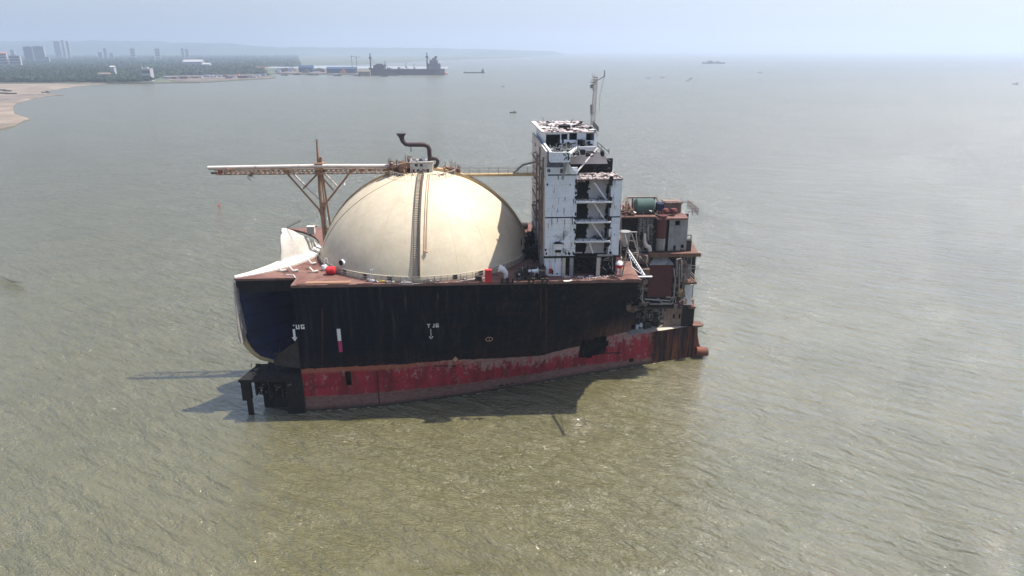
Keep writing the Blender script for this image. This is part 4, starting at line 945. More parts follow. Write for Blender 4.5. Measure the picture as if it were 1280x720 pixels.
for i in range(16):
    a0, a1 = 2 * math.pi * i / 16, 2 * math.pi * (i + 1) / 16
    q.append([(u_ + .72 * math.cos(a0), w_ + .52 * math.sin(a0)), (u_ + .72 * math.cos(a1), w_ + .52 * math.sin(a1)), (u_ + .58 * math.cos(a1), w_ + .4 * math.sin(a1)), (u_ + .58 * math.cos(a0), w_ + .4 * math.sin(a0))])
q += [rect(u_ - .05, u_ + .05, w_ - .3, w_ + .3)]
decal('round_mark', 'tanmark', q, None, .05)
u_, w_ = H(569.3, 449); decal('diamond_mark', 'tanmark', [[(u_, w_ - .6), (u_ + .5, w_), (u_, w_ + .6), (u_ - .5, w_)]])
for px, y0, y1, wd in ((471, 463, 505, .16), (541, 459, 471, .08), (617, 452, 470, .08)):
    u0, wa_ = H(px, y0 + 1); u1, wc_ = H(px, y1); decal('seam_gap', 'soot', [rect(u0 - wd / 2, u0 + wd / 2, max(.05, wc_), wa_)])
for px in (545, 552, 558, 568, 580):
    u0, w0 = H(px, 457.5); decal('rust_hole', 'soot', [rect(u0 - .4, u0 + .3, w0 - .12, w0 + .12)])
for px, y0, y1, wd in ((676, 360, 400, .22), (683, 360, 440, .2), (403, 385, 455, .15)):
    q = []
    for i in range(6):
        ya, yb = y0 + (y1 - y0) * i / 6, y0 + (y1 - y0) * (i + 1) / 6; ua, wa2 = H(px, ya); ub, wb2 = H(px, yb); j = wd * (1 - i * .1)
        q.append([(ub - j, wb2), (ub + j, wb2), (ua + j, wa2), (ua - j, wa2)])
    decal('rust_run', 'run', q, None, .02)

# ------------------------------------------------------------------ loose things on the deck (top-level)
def W(u, v, w): return SHIP @ Vector((u, v, w))
class TM(MB):
    def __init__(s, u, v, w=DW + .03): super().__init__((0, 0, 0)); s.at = (u, v, w)
    def put(s, name, mat, smooth=False): return s.build(name, mat, None, smooth, loc=W(*s.at), rot=(0, 0, R(3)))
D = lambda px, py: pw(px, py, DW)
def child(mb, name, mat, par, smooth=False): return mb.build(name, mat, par, smooth)
p = D(414, 343); t = TM(p.x, p.y); t.tube([(-.9, 0, .75), (-.7, 0, .75), (.7, 0, .75), (.9, 0, .75)], [.45, .75, .75, .45], 16)
for x in (-.35, .35): t.tube([(x - .08, 0, .75), (x + .08, 0, .75)], .8, 16)
o = tag(t.put('mooring_buoy', 'red', True), 'red ribbed mooring buoy lying on the rusty deck at the foot of the cream dome', 'buoy')
p = D(406, 338); t = TM(p.x, p.y); t.lathe([(.01, 1.1), (.5, 1.), (.65, .5), (.4, .0)], (0, 0, 0), 14); t.tube([(0, 0, 1), (.1, 0, 2.2), (.6, 0, 2.4), (.7, 0, 1.5)], .08, 6)
tag(t.put('deck_vent', 'white', True), 'small white hooked vent beside the red mooring buoy', 'vent')
p = D(610.5, 353); t = TM(p.x, p.y); t.box(-.6, .6, -.4, .4, 0, 2.3); t.box(-.65, .65, -.45, .45, 2.3, 2.4); t.box(-.03, .03, -.43, -.4, .1, 2.2)
tag(t.put('red_locker', 'red'), 'upright bright red locker standing at the deck edge right of the dome', 'locker')
p = D(599, 352); t = TM(p.x, p.y); t.box(-.5, .5, -.3, .3, 0, 1.0); t.tube([(-.6, 0, .2), (-.6, 0, 1.6), (.3, 0, 1.7)], .1, 6); t.clutter(6, (-1, -.3, .1), (.4, .3, .7), (.3, .8), 'br', .08)
tag(t.put('valve_stand', 'dark'), 'dark valve stand left of the red locker', 'valve')
p = D(632, 348); t = TM(p.x, p.y); t.tube([(0, 0, 0), (.1, 0, 1.0), (-.5, 0, 1.7), (-1.2, 0, 1.9)], [.35, .45, .6, .75], 12)
tag(t.put('cowl_vent', 'white', True), 'pale funnel-mouthed ventilator at the shaded foot of the dome', 'ventilator')
p = D(381, 355.5); q2 = D(437, 356); t = TM(p.x, p.y); L = q2.x - p.x
for dv_ in (0, .9): t.bar((0, dv_, .12), (L, dv_, .12), .07)
for i in range(26): x = (i + .5) * L / 26; t.bar((x - .05, 0, .16), (x + .12, .9, .16), .1)
tag(t.put('ladder', 'tanmark'), 'long tan ladder lying flat along the near deck edge', 'ladder')
k = 0
lbl = ['bent cream pipe stub nearest the white coaming tip', 'bent cream pipe stub second from the white coaming tip', 'upper right cream pipe stub near the cream dome', 'lower right cream pipe stub left of the red mooring buoy']
for (x, y, ln), lb in zip(((351, 340, 1), (366, 340, 1.6), (389, 331, 1.4), (391, 341, 1.4)), lbl):
    p = D(x, y); t = TM(p.x, p.y); t.tube([(-.9 * ln * .5, .5, .9), (0, 0, .35), (.2, -.1, .0)], .17, 7); t.tube([(.2, -.1, .2), (1.0, .1, .3)], .25, 7)
    tag(t.put('pipe_stub', 'pipe_white', True), lb, 'pipe stub', 'cream pipe stubs on the fore deck')
p = D(365, 347); t = TM(p.x, p.y); t.bar((-1.4, 1.2, .1), (.0, 1.1, .1), .09); t.bar((0, 1.1, .1), (.8, -.6, .1), .09); tag(t.put('bent_rail', 'white'), 'bent white rail lying at the cut corner of the deck', 'rail')
p = D(470, 352); t = TM(p.x, p.y); t.box(-.8, .0, -.1, .1, .05, .2); t.tube([(-.9, 0, .1), (-.9, 0, 2.2), (-.4, 0, 2.4), (-.6, 0, 1.2)], .07, 5); t.clutter(6, (-1, -.2, .1), (.2, .2, .3), (.3, .9), 'l', .07); tag(t.put('white_frame', 'white'), 'thin white frame standing left of the dome stair', 'frame')
p = D(478, 353); t = TM(p.x, p.y); t.obox((0, 0, .15), (1.2, .5, .25), (0, 0, .1)); t.obox((-.2, 0, .3), (1.0, .2, .1), (0, .1, .2)); tag(t.put('yellow_plank', 'yellow'), 'short yellow plank beside the thin white frame', 'plank')
p = D(509, 355.5); t = TM(p.x, p.y); t.tube([(-.9, 0, .25), (.9, 0, .25)], .22, 8); t.box(-1.1, 1.1, -.3, .3, 0, .08); tag(t.put('pipe_offcut', 'steel', True), 'grey pipe offcut at the foot of the dome stair', 'pipe')
for x, lb in ((631, 'left one of the two bollards between the locker and the scrap heap'), (638, 'right one of the two bollards between the locker and the scrap heap'), (664, 'left rusty bollard in front of the scrap heap'), (681, 'right rusty bollard in front of the tower corner')):
    p = D(x, 354.5); t = TM(p.x, p.y)
    t.box(-.75, .75, -.3, .3, 0, .12)
    for dx in (-.42, .42): t.tube([(dx, 0, .12), (dx, 0, .85), (dx, 0, .95)], [.2, .22, .3], 10)
    tag(t.put('bollard', 'dark', True), lb, 'bollard', 'bollards along the near deck edge')
p = D(665, 349); t = TM(p.x, p.y, DW + .03); rg = random.Random(4)
t.clutter(110, (-2.4, -.8, .2), (2.4, 2.2, 1.5), (.4, 1.7), 'blpr', .12, rg); tag(t.put('scrap_heap', 'dark'), 'heap of dark scrap metal on the deck at the left foot of the tower', 'scrap heap')
p = D(666, 347); t = TM(p.x, p.y - .8, DW + .9); t.tube([(-.9, 0, .5), (.9, .1, .6)], .38, 10); t.clutter(22, (-2.6, -.4, -.5), (2.4, .4, .6), (.3, 1.1), 'lpr', .09, rg); tag(t.put('scrap_pipe', 'white'), 'white scrap pipes and strips lying on the dark scrap heap', 'scrap')
p = D(657, 318); t = TM(p.x, p.y); t.clutter(150, (-2.2, -5, .2), (2.8, 9, 2.4), (.5, 2.4), 'bpr', .13, rg); tag(t.put('pipe_tangle', 'soot'), 'black tangle of pipes between the dome and the tower', 'pipework')
for (x, y), lb in zip(((649, 282), (656, 282)), ('left black drum behind the dome shoulder', 'right black drum behind the dome shoulder')):
    p = D(x, 286); t = TM(p.x, p.y); t.tube([(-.7, 0, .75), (.7, 0, .75)], .75, 14); t.tube([(-.75, 0, .75), (.75, 0, .75)], .4, 10); tag(t.put('cable_drum', 'dark', True), lb, 'drum', 'black drums behind the dome')
p = D(390, 292); t = TM(p.x, p.y); t.box(-.9, .7, -.6, .6, 0, 1.6); t.box(-1.0, .8, -.7, .7, 1.6, 1.72); tag(t.put('deck_box', 'shell'), 'pale deck box behind the white tank cover fragment', 'box')
p = D(690, 353); 
for (x, y, m_, lb) in ((708, 352, 'pipe_white', 'small pale plate lying near the tower posts'), (597, 352.5, 'steel', 'long thin grey pipes lying along the foot of the dome')):
    p = D(x, y); t = TM(p.x, p.y)
    if m_ == 'steel':
        for k in range(4): t.bar((-3.6 + k * .3, .2 * k, .1), (1.2 + k * .2, .9 + .15 * k, .35), .08)
    else: t.obox((0, 0, .1), (1.1, .7, .06), (0, .05, .2)); t.obox((.8, .2, .12), (.7, .4, .06), (0, -.05, .7))
    tag(t.put('loose_' + ('pipes' if m_ == 'steel' else 'plate'), m_), lb, 'scrap')
t = TM(D(745, 348).x, D(745, 348).y); t.clutter(60, (-6, -.4, .02), (3, 1.2, .15), (.15, .6), 'l', .06, rg); tag(t.put('deck_litter', 'rubble'), 'scattered pale rubble on the deck below the tower opening', 'rubble', kind='stuff')
p = D(757, 345); t = TM(p.x, p.y); t.clutter(45, (-2.2, .2, .3), (2.4, 2.4, 2.8), (.4, 1.6), 'bpr', .12, rg); tag(t.put('burnt_winch', 'soot'), 'burnt black winch gear under the right corner of the tower', 'winch')

# ------------------------------------------------------------------ water
def water_mat():
    t = NT('silty_sea_water')
    obj = 'Object'
    c1 = t.coords((1, 1, 1), obj)
    # wind chop: crests run slightly down to the right as seen from the camera
    def rotc(deg, sx_, sy_):
        mp = t.n('Mapping'); mp.vector_type = 'TEXTURE'; mp.inputs['Rotation'].default_value = (0, 0, R(deg)); mp.inputs['Scale'].default_value = (1 / sx_, 1 / sy_, 1)
        t.l(t.tc.outputs[obj], mp.inputs[0]); return mp.outputs[0]
    def nz(co, s_, d, r, dist=0.): return t.noise(co, s_, d, r, dist)
    swell = nz(rotc(-24, .035, .11), 1, 3, .5, .3)
    chop = nz(rotc(-30, .15, .42), 1, 5, .62, .5)
    chop2 = nz(rotc(-20, .55, 1.25), 1, 4, .62, .4)
    rdg = t.math('SUBTRACT', 1., t.math('ABSOLUTE', t.math('SUBTRACT', t.math('MULTIPLY', nz(rotc(-34, .26, .62), 1, 4, .6, .6), 2.), 1.)))
    fine = nz(rotc(-10, 2.4, 4.2), 1, 4, .65)
    patch = t.ramp(nz(rotc(-30, .012, .03), 1, 4, .6, .4), .35, .65, .75, 1.15)
    h = t.math('ADD', t.math('MULTIPLY', chop, 2.0), t.math('MULTIPLY', chop2, .52))
    h = t.math('ADD', h, t.math('MULTIPLY', rdg, .65)); h = t.math('ADD', h, t.math('MULTIPLY', fine, .17))
    h = t.math('ADD', t.math('MULTIPLY', h, patch), t.math('MULTIPLY', swell, 1.8))
    bp = t.bump(h, 1., .95)
    big = t.noise(t.coords((.006, .006, 1)), 1, 5, .6, .6); mid = t.noise(rotc(24, .05, .1), 1, 5, .6, .6)
    col = t.mix(t.ramp(big, .35, .65), (.122, .110, .050), (.140, .126, .064))
    col = t.mix(t.ramp(mid, .35, .65, 0, .85), col, (.106, .096, .039))
    t.done(col, .07, .8); t.b.inputs['IOR'].default_value = 1.66
    sxw = t.n('SeparateXYZ'); t.l(t.tc.outputs['Object'], sxw.inputs[0]); t.l(t.ramp(sxw.outputs[1], 150, 900, .055, .24), t.b.inputs['Roughness'])
    return t.m
M['water'] = water_mat()
m = MB(); 
xs = [-28900, -3000, -600, 0, 600, 3000, 28900]; ys = [-1900, -200, 100, 300, 1500, 5000, 31900]
for y in ys:
    for x in xs: m.v.append((x, y, 0))
n = len(xs)
for j in range(len(ys) - 1):
    for i in range(n - 1): m.f.append((j * n + i, j * n + i + 1, (j + 1) * n + i + 1, (j + 1) * n + i))
tag(m.build('sea', 'water', fixn=False), None, None, None, 'structure')

# scum line where the water laps the plating
M['scum'] = flat('silty_foam', (.30, .27, .20), .8, .3, 2.)
m = MB(); rg = random.Random(8); u = .2
while u < 80:
    L = rg.uniform(.4, 2.2); wd = rg.uniform(.05, .32); n = 5; va = []
    for i in range(n + 1):
        x = u + L * i / n; va.append((x, hv(min(x, 80), 0) - .02))
    out = [(x, y - wd * math.sin(math.pi * (i + .3) / (n + .6)) * rg.uniform(.6, 1.2)) for i, (x, y) in enumerate(va)]
    pts = va + out[::-1]; ww = [SHIP @ Vector((x, y, .03)) for x, y in pts]; m.add(ww, [tuple(range(len(ww)))]); u += L + abs(rg.gauss(0, 1.0))
tag(m.build('foam_line', 'scum'), 'thin broken line of silty foam along the hull at the waterline', 'foam', None, 'stuff')

# ------------------------------------------------------------------ shore
M['sand'] = flat('tidal_sand', (.20, .16, .12), .9, .35, .02); M['mud'] = flat('dark_mud', (.16, .13, .105), .9, .3, .03)
M['leaf'] = flat('tree_leaves', (.018, .034, .018), .9, .35, .03); M['landg'] = flat('scrub_ground', (.09, .10, .06), .95, .4, .004)
M['hillg'] = flat('hill_forest', (.05, .08, .05), .95, .3, .002); M['yard'] = flat('yard_ground', (.13, .10, .085), .95, .5, .02)
def ground_poly(name, mat, px, z, kind='structure', extra=()):
    pts = [gr(x, y, 0) for x, y in px] + [Vector(e) for e in extra]
    m = MB(); n = len(pts); m.add([(p.x, p.y, z) for p in pts] + [(p.x, p.y, -.5) for p in pts], [tuple(range(n))] + [(i, (i + 1) % n, (i + 1) % n + n, i + n) for i in range(n)])
    return tag(m.build(name, mat), None, None, None, kind)
def wig(pts, amp=1.2, k=8, seed=0):
    out = []
    for i, (a, b) in enumerate(zip(pts, pts[1:])):
        for j in range(k):
            s = j / k; x = a[0] + (b[0] - a[0]) * s; y = a[1] + (b[1] - a[1]) * s
            out.append((x, y + amp * .5 * noise.noise(Vector((x * .09, y * .3, seed)))))
    return out + [pts[-1]]
ground_poly('land', 'landg', wig([(-60, 106), (0, 105), (110, 104.5), (180, 104.5), (250, 103.5), (300, 100.5), (338, 98.5), (345, 97), (335, 93.8), (345, 92.6), (400, 93.4), (450, 93.4), (515, 93), (500, 88.5), (450, 86.5), (400, 85), (345, 83.5), (345, 81.5), (450, 80.3)], .5), 1.2, extra=[(-600, 3900, 0), (-500, 4600, 0), (0, 6000, 0), (500, 9000, 0), (-1500, 13000, 0), (-13000, 13000, 0), (-13000, 1200, 0)])
ground_poly('beach', 'sand', wig([(-60, 168), (0, 161.5), (18, 158), (28, 152), (38, 149.5), (30, 146.5), (18, 143), (16, 135), (20, 130), (40, 124), (62, 119.5), (80, 118.8), (60, 117.5), (58, 114), (78, 111), (110, 107), (135, 104.6), (100, 103.6), (-60, 104)], 1.2), .5)
ground_poly('mudflat', 'mud', wig([(-60, 129), (0, 128), (25, 125.5), (48, 121.5), (80, 119), (62, 117.5), (40, 117), (0, 121), (-60, 122)], .6), .62)
ground_poly('yard', 'yard', wig([(215, 103.2), (300, 100.3), (342, 97.6), (330, 94.5), (260, 93.5), (205, 95)], .5), 1.7)
ground_poly('quay', 'yard', wig([(346, 92.6), (400, 92.8), (470, 93), (513, 92.5), (500, 89.5), (440, 88.5), (346, 88)], .4), 2.2)
# inland lagoon strips seen pale behind the quay
M['lagoon'] = flat('lagoon_water', (.28, .28, .27), .4, .1, .001)
ground_poly('lagoon', 'lagoon', wig([(330, 85.5), (400, 86), (500, 86.5), (560, 86.5), (560, 84), (450, 83), (345, 83)], .3), 1.5)
def blob(mb, c, r, hgt, rg):
    n1, n2 = 7, 4; vs = []; ph = rg.uniform(0, 9)
    for j in range(n2 + 1):
        e = j / n2 * math.pi / 2
        for i in range(n1):
            a = 2 * math.pi * (i + .5 * (j % 2)) / n1; k = 1 + .35 * noise.noise(Vector((i * 1.7 + ph, j * 1.3, ph)))
            vs.append((c[0] + r * k * math.cos(e) * math.cos(a), c[1] + r * k * math.cos(e) * math.sin(a), c[2] + hgt * (.25 + .75 * math.sin(e) * k)))
    fs = [(j * n1 + i, j * n1 + (i + 1) % n1, (j + 1) * n1 + (i + 1) % n1, (j + 1) * n1 + i) for j in range(n2) for i in range(n1)]
    mb.add(vs, fs)
rg = random.Random(21); m = MB(); cnt = 0
def shore_y(px): return lerp([-80, 0, 110, 180, 205, 345, 360], [104.5, 104, 103.3, 103, 95.5, 92.5, 84], px)
while cnt < 8500:
    px = rg.uniform(-60, 372); y0 = shore_y(px); py = y0 - (y0 - 70.) * rg.random() ** 1.1
    if px > 330 and py > 84: continue
    p = gr(px, py); 
    if abs(p.x) > 13000: continue
    g = .6 + .8 * noise.noise(Vector((p.x * .004, p.y * .004, 5)))
    if g < .2 and rg.random() < .6: continue
    s_ = rg.uniform(6, 12) * (1 + max(0, (95 - py)) * .035); blob(m, (p.x, p.y, .8), s_, rg.uniform(7, 15) * (.8 + g * .3) , rg); cnt += 1
tag(m.build('woodland', 'leaf', fixn=False), 'hazy belt of dark green trees behind the beach and yards', 'woodland', None, 'stuff')
# front trees that stand clear along the shore
for i in range(26):
    px = 118 + i * 3.4 + rg.uniform(-1, 1) if i < 22 else (6, 40, 66, 96)[i - 22]
    p = gr(px, 104.2 - rg.random() * .6); s_ = rg.uniform(5, 8)
    e = empty('shore_tree', (p.x, p.y, 1.2)); tag(e, 'dark rounded tree in the row along the far shoreline', 'tree', 'trees along the far shoreline')
    m = MB()
    for k in range(5): blob(m, (rg.uniform(-3.5, 3.5), rg.uniform(-3.5, 3.5), rg.uniform(2, 5)), s_ * rg.uniform(.5, .8), rg.uniform(4, 7), rg)
    m.build('crown', 'leaf', e, fixn=False); m = MB(); m.tube([(0, 0, -.3), (.2, .1, 3), (.3, 0, 6)], [.5, .4, .25], 6); m.build('trunk', 'mud', e)

# hills far behind
def ridge(name, pts, Y, depth, mat='hillg'):
    """pts: (pixel x, ridge height) along a line at distance Y"""
    m = MB(); n = 90; vs = []; xs_ = [p[0] for p in pts]; hs_ = [p[1] for p in pts]
    for i in range(n + 1):
        px = xs_[0] + (xs_[-1] - xs_[0]) * i / n; X_ = (px - 640) / FPX * Y * 1.02; h = lerp(xs_, hs_, px)
        h *= 1 + .12 * noise.noise(Vector((px * .03, 0, 2))) + .05 * noise.noise(Vector((px * .15, 0, 7)))
        for j in range(5):
            s_ = j / 4; vs.append((X_ * (1 + .02 * j), Y + depth * s_, max(-.4, h * math.sin(s_ * math.pi) - .4 + 6 * noise.noise(Vector((px * .1, j, 1))) * (0 < j < 4))))
    for i in range(n):
        for j in range(4): m.f.append((i * 5 + j, (i + 1) * 5 + j, (i + 1) * 5 + j + 1, i * 5 + j + 1))
    m.v += vs; return tag(m.build(name, mat, smooth=True), None, None, None, 'structure')
ridge('hills', [(-150, 165), (20, 170), (140, 172), (260, 150), (340, 100), (400, 50), (430, 10)], 8300, 2200)
ridge('headland', [(250, 60), (400, 95), (500, 92), (600, 75), (690, 45), (706, 0)], 8800, 1200)

# ------------------------------------------------------------------ distant buildings
M['bwhite'] = flat('white_render', (.40, .39, .39), .8, .08, .02); M['bgrey'] = flat('grey_blue_render', (.30, .33, .38), .8, .1, .02); M['bwin'] = flat('dark_windows', (.08, .09, .11), .5, .1, .1)
M['borange'] = flat('orange_roof', (.55, .22, .12), .8, .1, .05); M['bblue'] = flat('blue_sheet_roof', (.02, .055, .12), .7, .15, .05)
def building(px0, px1, ytop, Y, depth, mat, label, floors=0, roof=None, name='building', cat='building', group=None, hmin=None):
    a = far_pt(px0, ytop, Y); b = far_pt(px1, ytop, Y); H_ = max(4, a.z); cx = (a.x + b.x) / 2; w2 = (b.x - a.x) / 2
    e = empty(name, (cx, Y, 1.0)); tag(e, label, cat, group)
    m = MB(); m.box(-w2, w2, 0, depth, 0, H_ - 1)
    m.build('wall', mat, e)
    if floors:
        fh = (H_ - 4) / floors
        for f in range(floors):
            m = MB(); m.box(-w2 * .9, w2 * .9, -.3, 0, 2 + f * fh + fh * .35, 2 + f * fh + fh * .8); m.build('window_band', 'bwin', e)
    m = MB()
    if roof: m.prism([(-.8, H_ - 1), (depth + .8, H_ - 1), (depth / 2, H_ + min(depth * .25, 7))], 'x', -w2 - .6, w2 + .6); m.build('roof', roof, e)
    else: m.box(-w2 - .3, w2 + .3, -.4, depth + .4, H_ - .98, H_ - .2); m.box(-w2 * .3, w2 * .3, depth * .3, depth * .7, H_ - .2, H_ + 2.5); m.build('roof', mat, e)
    return e
building(40, 54, 58.2, 3600, 9, 'bwhite', 'white high-rise block catching the sun above the trees at far left', 14)
building(28, 39.5, 58.6, 3610, 9, 'bgrey', 'dark grey block standing against the left of the white high-rise', 14)
building(75.5, 79, 50.5, 5000, 8, 'bwhite', 'left one of two slim pale towers right of the white high-rise', 22)
building(81.5, 85, 51.5, 5020, 8, 'bwhite', 'right one of two slim pale towers right of the white high-rise', 22)
building(66, 74, 51.5, 5100, 9, 'bgrey', 'hazy grey tower left of the two slim pale towers', 20)
building(-4, 7, 66.5, 2700, 9, 'bwhite', 'low block with orange roof at the far left edge', 5, 'borange')
building(10, 24, 69.5, 2700, 9, 'bwhite', 'low white hall left of the dark grey block', 4)
building(12, 17, 62.5, 4500, 7, 'bwhite', 'small pale building above the low white hall', 8)
building(56, 61, 71.5, 3300, 7, 'bwhite', 'tiny white house right below the white high-rise', 3)
building(128.5, 132.5, 60.5, 4800, 7, 'bwhite', 'pale pointed tower above the woodland', 10)
building(122, 127, 65.5, 4600, 7, 'bgrey', 'grey house left of the pale pointed tower', 4)
building(137, 141, 66.5, 4600, 7, 'bwhite', 'low pale house right of the pale pointed tower', 4)
building(193, 199, 60.8, 4900, 7, 'bwhite', 'small pale block high above the woodland centre', 4)
building(162, 168, 60.8, 4950, 7, 'bwhite', 'small pale block left of the one above the woodland centre', 4)
building(190, 193, 70.5, 4000, 7, 'bwhite', 'tiny pale house amid the woodland centre', 3)
building(226, 229, 60.5, 4900, 7, 'bwhite', 'left of two tiny pale towers above the shed roofs', 6); building(231, 235, 61.5, 4900, 7, 'bwhite', 'right of two tiny pale towers above the shed roofs', 6)
building(176, 187, 86.2, 1540, 14, 'bwhite', 'two-storey white shore house with dark window bands', 2)
building(176.5, 177.5, 84.8, 1560, 4, 'bwhite', 'thin white stair tower behind the two-storey shore house', 0)
building(228, 252, 77.2, 2700, 26, 'bwhite', 'long low shed with pale roof inland of the yard', 0, 'bwhite', 'shed', 'shed')
building(253.5, 262, 80.4, 2400, 14, 'bwhite', 'short white shed right of the long low shed', 0, 'bwhite', 'shed', 'shed')
building(137, 142, 83.8, 1800, 10, 'bwhite', 'small white-roofed hut in the trees', 0, 'bwhite', 'hut', 'hut')
building(122, 137, 92.8, 1580, 10, 'sand', 'long low tan-roofed hut by the shore trees', 0, 'sand', 'hut', 'hut')
building(302, 320, 82.8, 2250, 24, 'sand', 'tan warehouse at the landward end of the quay', 1)
building(322, 330, 84.8, 2240, 20, 'borange', 'small reddish warehouse beside the tan warehouse', 1)
building(373, 390, 84.2, 2150, 20, 'bblue', 'left blue shed on the quay', 0, 'bblue', 'shed', 'shed')
building(408, 444, 86, 2060, 16, 'bblue', 'long blue shed in the middle of the quay', 0, 'bblue', 'shed', 'shed')
building(448, 462, 89.5, 1900, 14, 'sand', 'low tan shed beside the scrapped cargo ship', 0, 'sand', 'shed', 'shed')
labs = ['pale', 'tan', 'grey', 'white']
yn = 0
for i in range(22):
    px = 208 + i * 6 + rg.uniform(-1.5, 1.5); py = lerp([205, 340], [99.5, 95.5], px) + rg.uniform(-2, 2); p = gr(px, py)
    m = MB((0, 0, 0)); w_ = rg.uniform(5, 12); 
    m.box(-w_, w_, -4, 4, 0, rg.uniform(2.5, 5)); m.clutter(6, (-w_, -5, 0), (w_, 5, 4), (2, 6), 'bl', .4, rg)
    o = m.build('scrap_stack', rg.choice(['mud', 'yard', 'bgrey', 'bwhite', 'borange']), loc=(p.x, p.y, 1.7)); tag(o, 'low stack of sorted scrap on the point of the breaking yard', 'scrap stack', 'scrap stacks in the breaking yard')

for i in range(34):
    px = rg.uniform(348, 512); py = lerp([346, 400, 470, 513], [92.2, 92.4, 92.6, 92.0], px) - rg.uniform(0, 3); p = gr(px, py); m = MB(); w_ = rg.uniform(5, 14)
    m.box(-w_, w_, -5, 5, 0, rg.uniform(3, 7)); m.box(-w_ * .4, w_ * .5, -3, 3, 3, rg.uniform(7.2, 11)); m.clutter(7, (-w_, -6, 0), (w_, 6, 7), (3, 8), 'blr', .5, rg)
    tag(m.build('quay_scrap', rg.choice(['mud', 'yard', 'bgrey', 'yard', 'borange', 'mud']), loc=(p.x, p.y, 2.2)), 'dark pile of ship scrap on the quay beside the blue sheds', 'scrap pile', 'scrap piles on the quay')
# ------------------------------------------------------------------ ships and boats
M['shipdark'] = flat('dark_maroon_ship', (.06, .035, .05), .7, .2, .05); M['shipgrey'] = flat('ship_grey', (.14, .13, .15), .7, .2, .05); M['boatdark'] = flat('dark_boat', (.04, .038, .04), .7, .2, .3)
def hull_mesh(m, L, B, Ht, z=0, rake=.06):
    n = 16; vs = []
    for i in range(n + 1):
        s_ = i / n; x = -L / 2 + L * s_; k = min(1, (s_ / .18) ** .6 if s_ < .18 else 1, ((1 - s_) / .1) ** .5 * .9 + .1 if s_ > .9 else 1); k = max(.04, k)
        sh = Ht * (1 + .25 * max(0, (.15 - s_) / .15) + .1 * max(0, (s_ - .9) / .1))
        for (bb, hh) in ((-.42, -.3), (-.5, 1), (.5, 1), (.42, -.3)): vs.append((x - (rake * L * .5 * (hh > 0) * max(0, (.2 - s_) / .2)), bb * B * k, sh * hh + z))
    fs = [(i * 4 + k, i * 4 + k + 1, (i + 1) * 4 + k + 1, (i + 1) * 4 + k) for i in range(n) for k in range(3)] + [(0, 3, 2, 1), (4 * n, 4 * n + 1, 4 * n + 2, 4 * n + 3)]
    m.add(vs, fs)
# scrapped cargo ship at the quay
a, b = gr(464, 93.6), gr(556, 93.6); c = (a + b) / 2; L = (b - a).length; px_m = 92 / L
e = empty('cargo_ship', (c.x, c.y, 0)); tag(e, 'large dark maroon cargo ship at the breaking quay with tall deck cranes', 'ship')
m = MB(); hull_mesh(m, L, 28, 15); m.build('hull', 'shipdark', e)
def sx_(px): return (px - 510) / px_m
hz = lambda y: (93.6 - y) / px_m
m = MB(); m.box(sx_(536), sx_(551), -10, 10, 14, hz(80)); m.box(sx_(538), sx_(548), -9, 9, hz(80) + .01, hz(76)); m.box(sx_(541), sx_(546), -5, 5, hz(76) + .01, hz(73.5)); m.build('superstructure', 'shipgrey', e)
m = MB(); m.box(sx_(544), sx_(547), -3, 3, hz(73.5) + .02, hz(71.5)); m.build('funnel', 'shipdark', e)
m = MB(); m.box(sx_(468), sx_(482), -11, 11, 14, hz(82)); m.box(sx_(471), sx_(479), -9, 9, hz(82) + .01, hz(80.5)); m.build('fore_block', 'shipdark', e)
for x, y, r_ in ((464, 68, 2.4), (534.5, 67, 2.6), (482, 77, 1.5), (508, 79, 1.0), (518, 80, 1.0)):
    m = MB(); m.tube([(sx_(x), 0, 12), (sx_(x), 0, hz(y))], [r_, r_ * .55], 6); m.tube([(sx_(x), 0, hz(y) - 10), (sx_(x) + (12 if x > 470 else 8), 0, hz(y) - 22)], .6, 5); m.box(sx_(x) - r_ * 1.3, sx_(x) + r_ * 1.3, -2, 2, hz(y) - 14, hz(y) - 9); m.build('crane_mast', 'shipdark', e)
m = MB(); m.lathe([(.1, -2), (4, -1), (4.5, 2), (2, 4), (.1, 4)], (sx_(558), 0, 3), 10); m.build('bulbous_end', 'borange', e)
e2 = gr(448, 91); 
for x, y, lb in ((441, 70, 'thin crane tower left of the cargo ship masts'), (446.5, 71, 'second thin crane tower next to the cargo ship')):
    p = gr(x, 92.2); m = MB(); s_ = px_m; H_ = (92.2 - y) / px_m
    m.tube([(0, 0, 0), (0, 0, H_)], [1.1, .8], 4); m.tube([(-4, 0, H_ - 5), (12, 0, H_ - 2)], .6, 4); m.box(-2, 2, -2, 2, 0, 4); tag(m.build('tower_crane', 'shipgrey', loc=(p.x, p.y, 2)), lb, 'crane')
p0, p1 = gr(456, 94.2), gr(500, 94); m = MB(); hull_mesh(m, (p1 - p0).length, 12, 3.5); m.box(-30, -22, -3, 3, 3.5, 7); c = (p0 + p1) / 2; tag(m.build('flat_barge', 'shipdark', loc=(c.x, c.y - 20, 0)), 'low flat barge moored in front of the maroon cargo ship', 'barge')
# coaster
a, b = gr(580, 91.2), gr(606, 91.2); c = (a + b) / 2; L = (b - a).length; e = empty('coaster', (c.x, c.y, 0)); tag(e, 'small coaster with its house at the right, out from the maroon ship', 'ship')
m = MB(); hull_mesh(m, L, 10, 2.6); m.build('hull', 'shipdark', e); m = MB(); m.box(L * .34, L * .46, -4, 4, 2.5, 8.5); m.box(L * .36, L * .44, -3, 3, 8.52, 11); m.tube([(L * .4, 0, 11), (L * .4, 0, 14)], .3, 5); m.build('deckhouse', 'shipgrey', e)
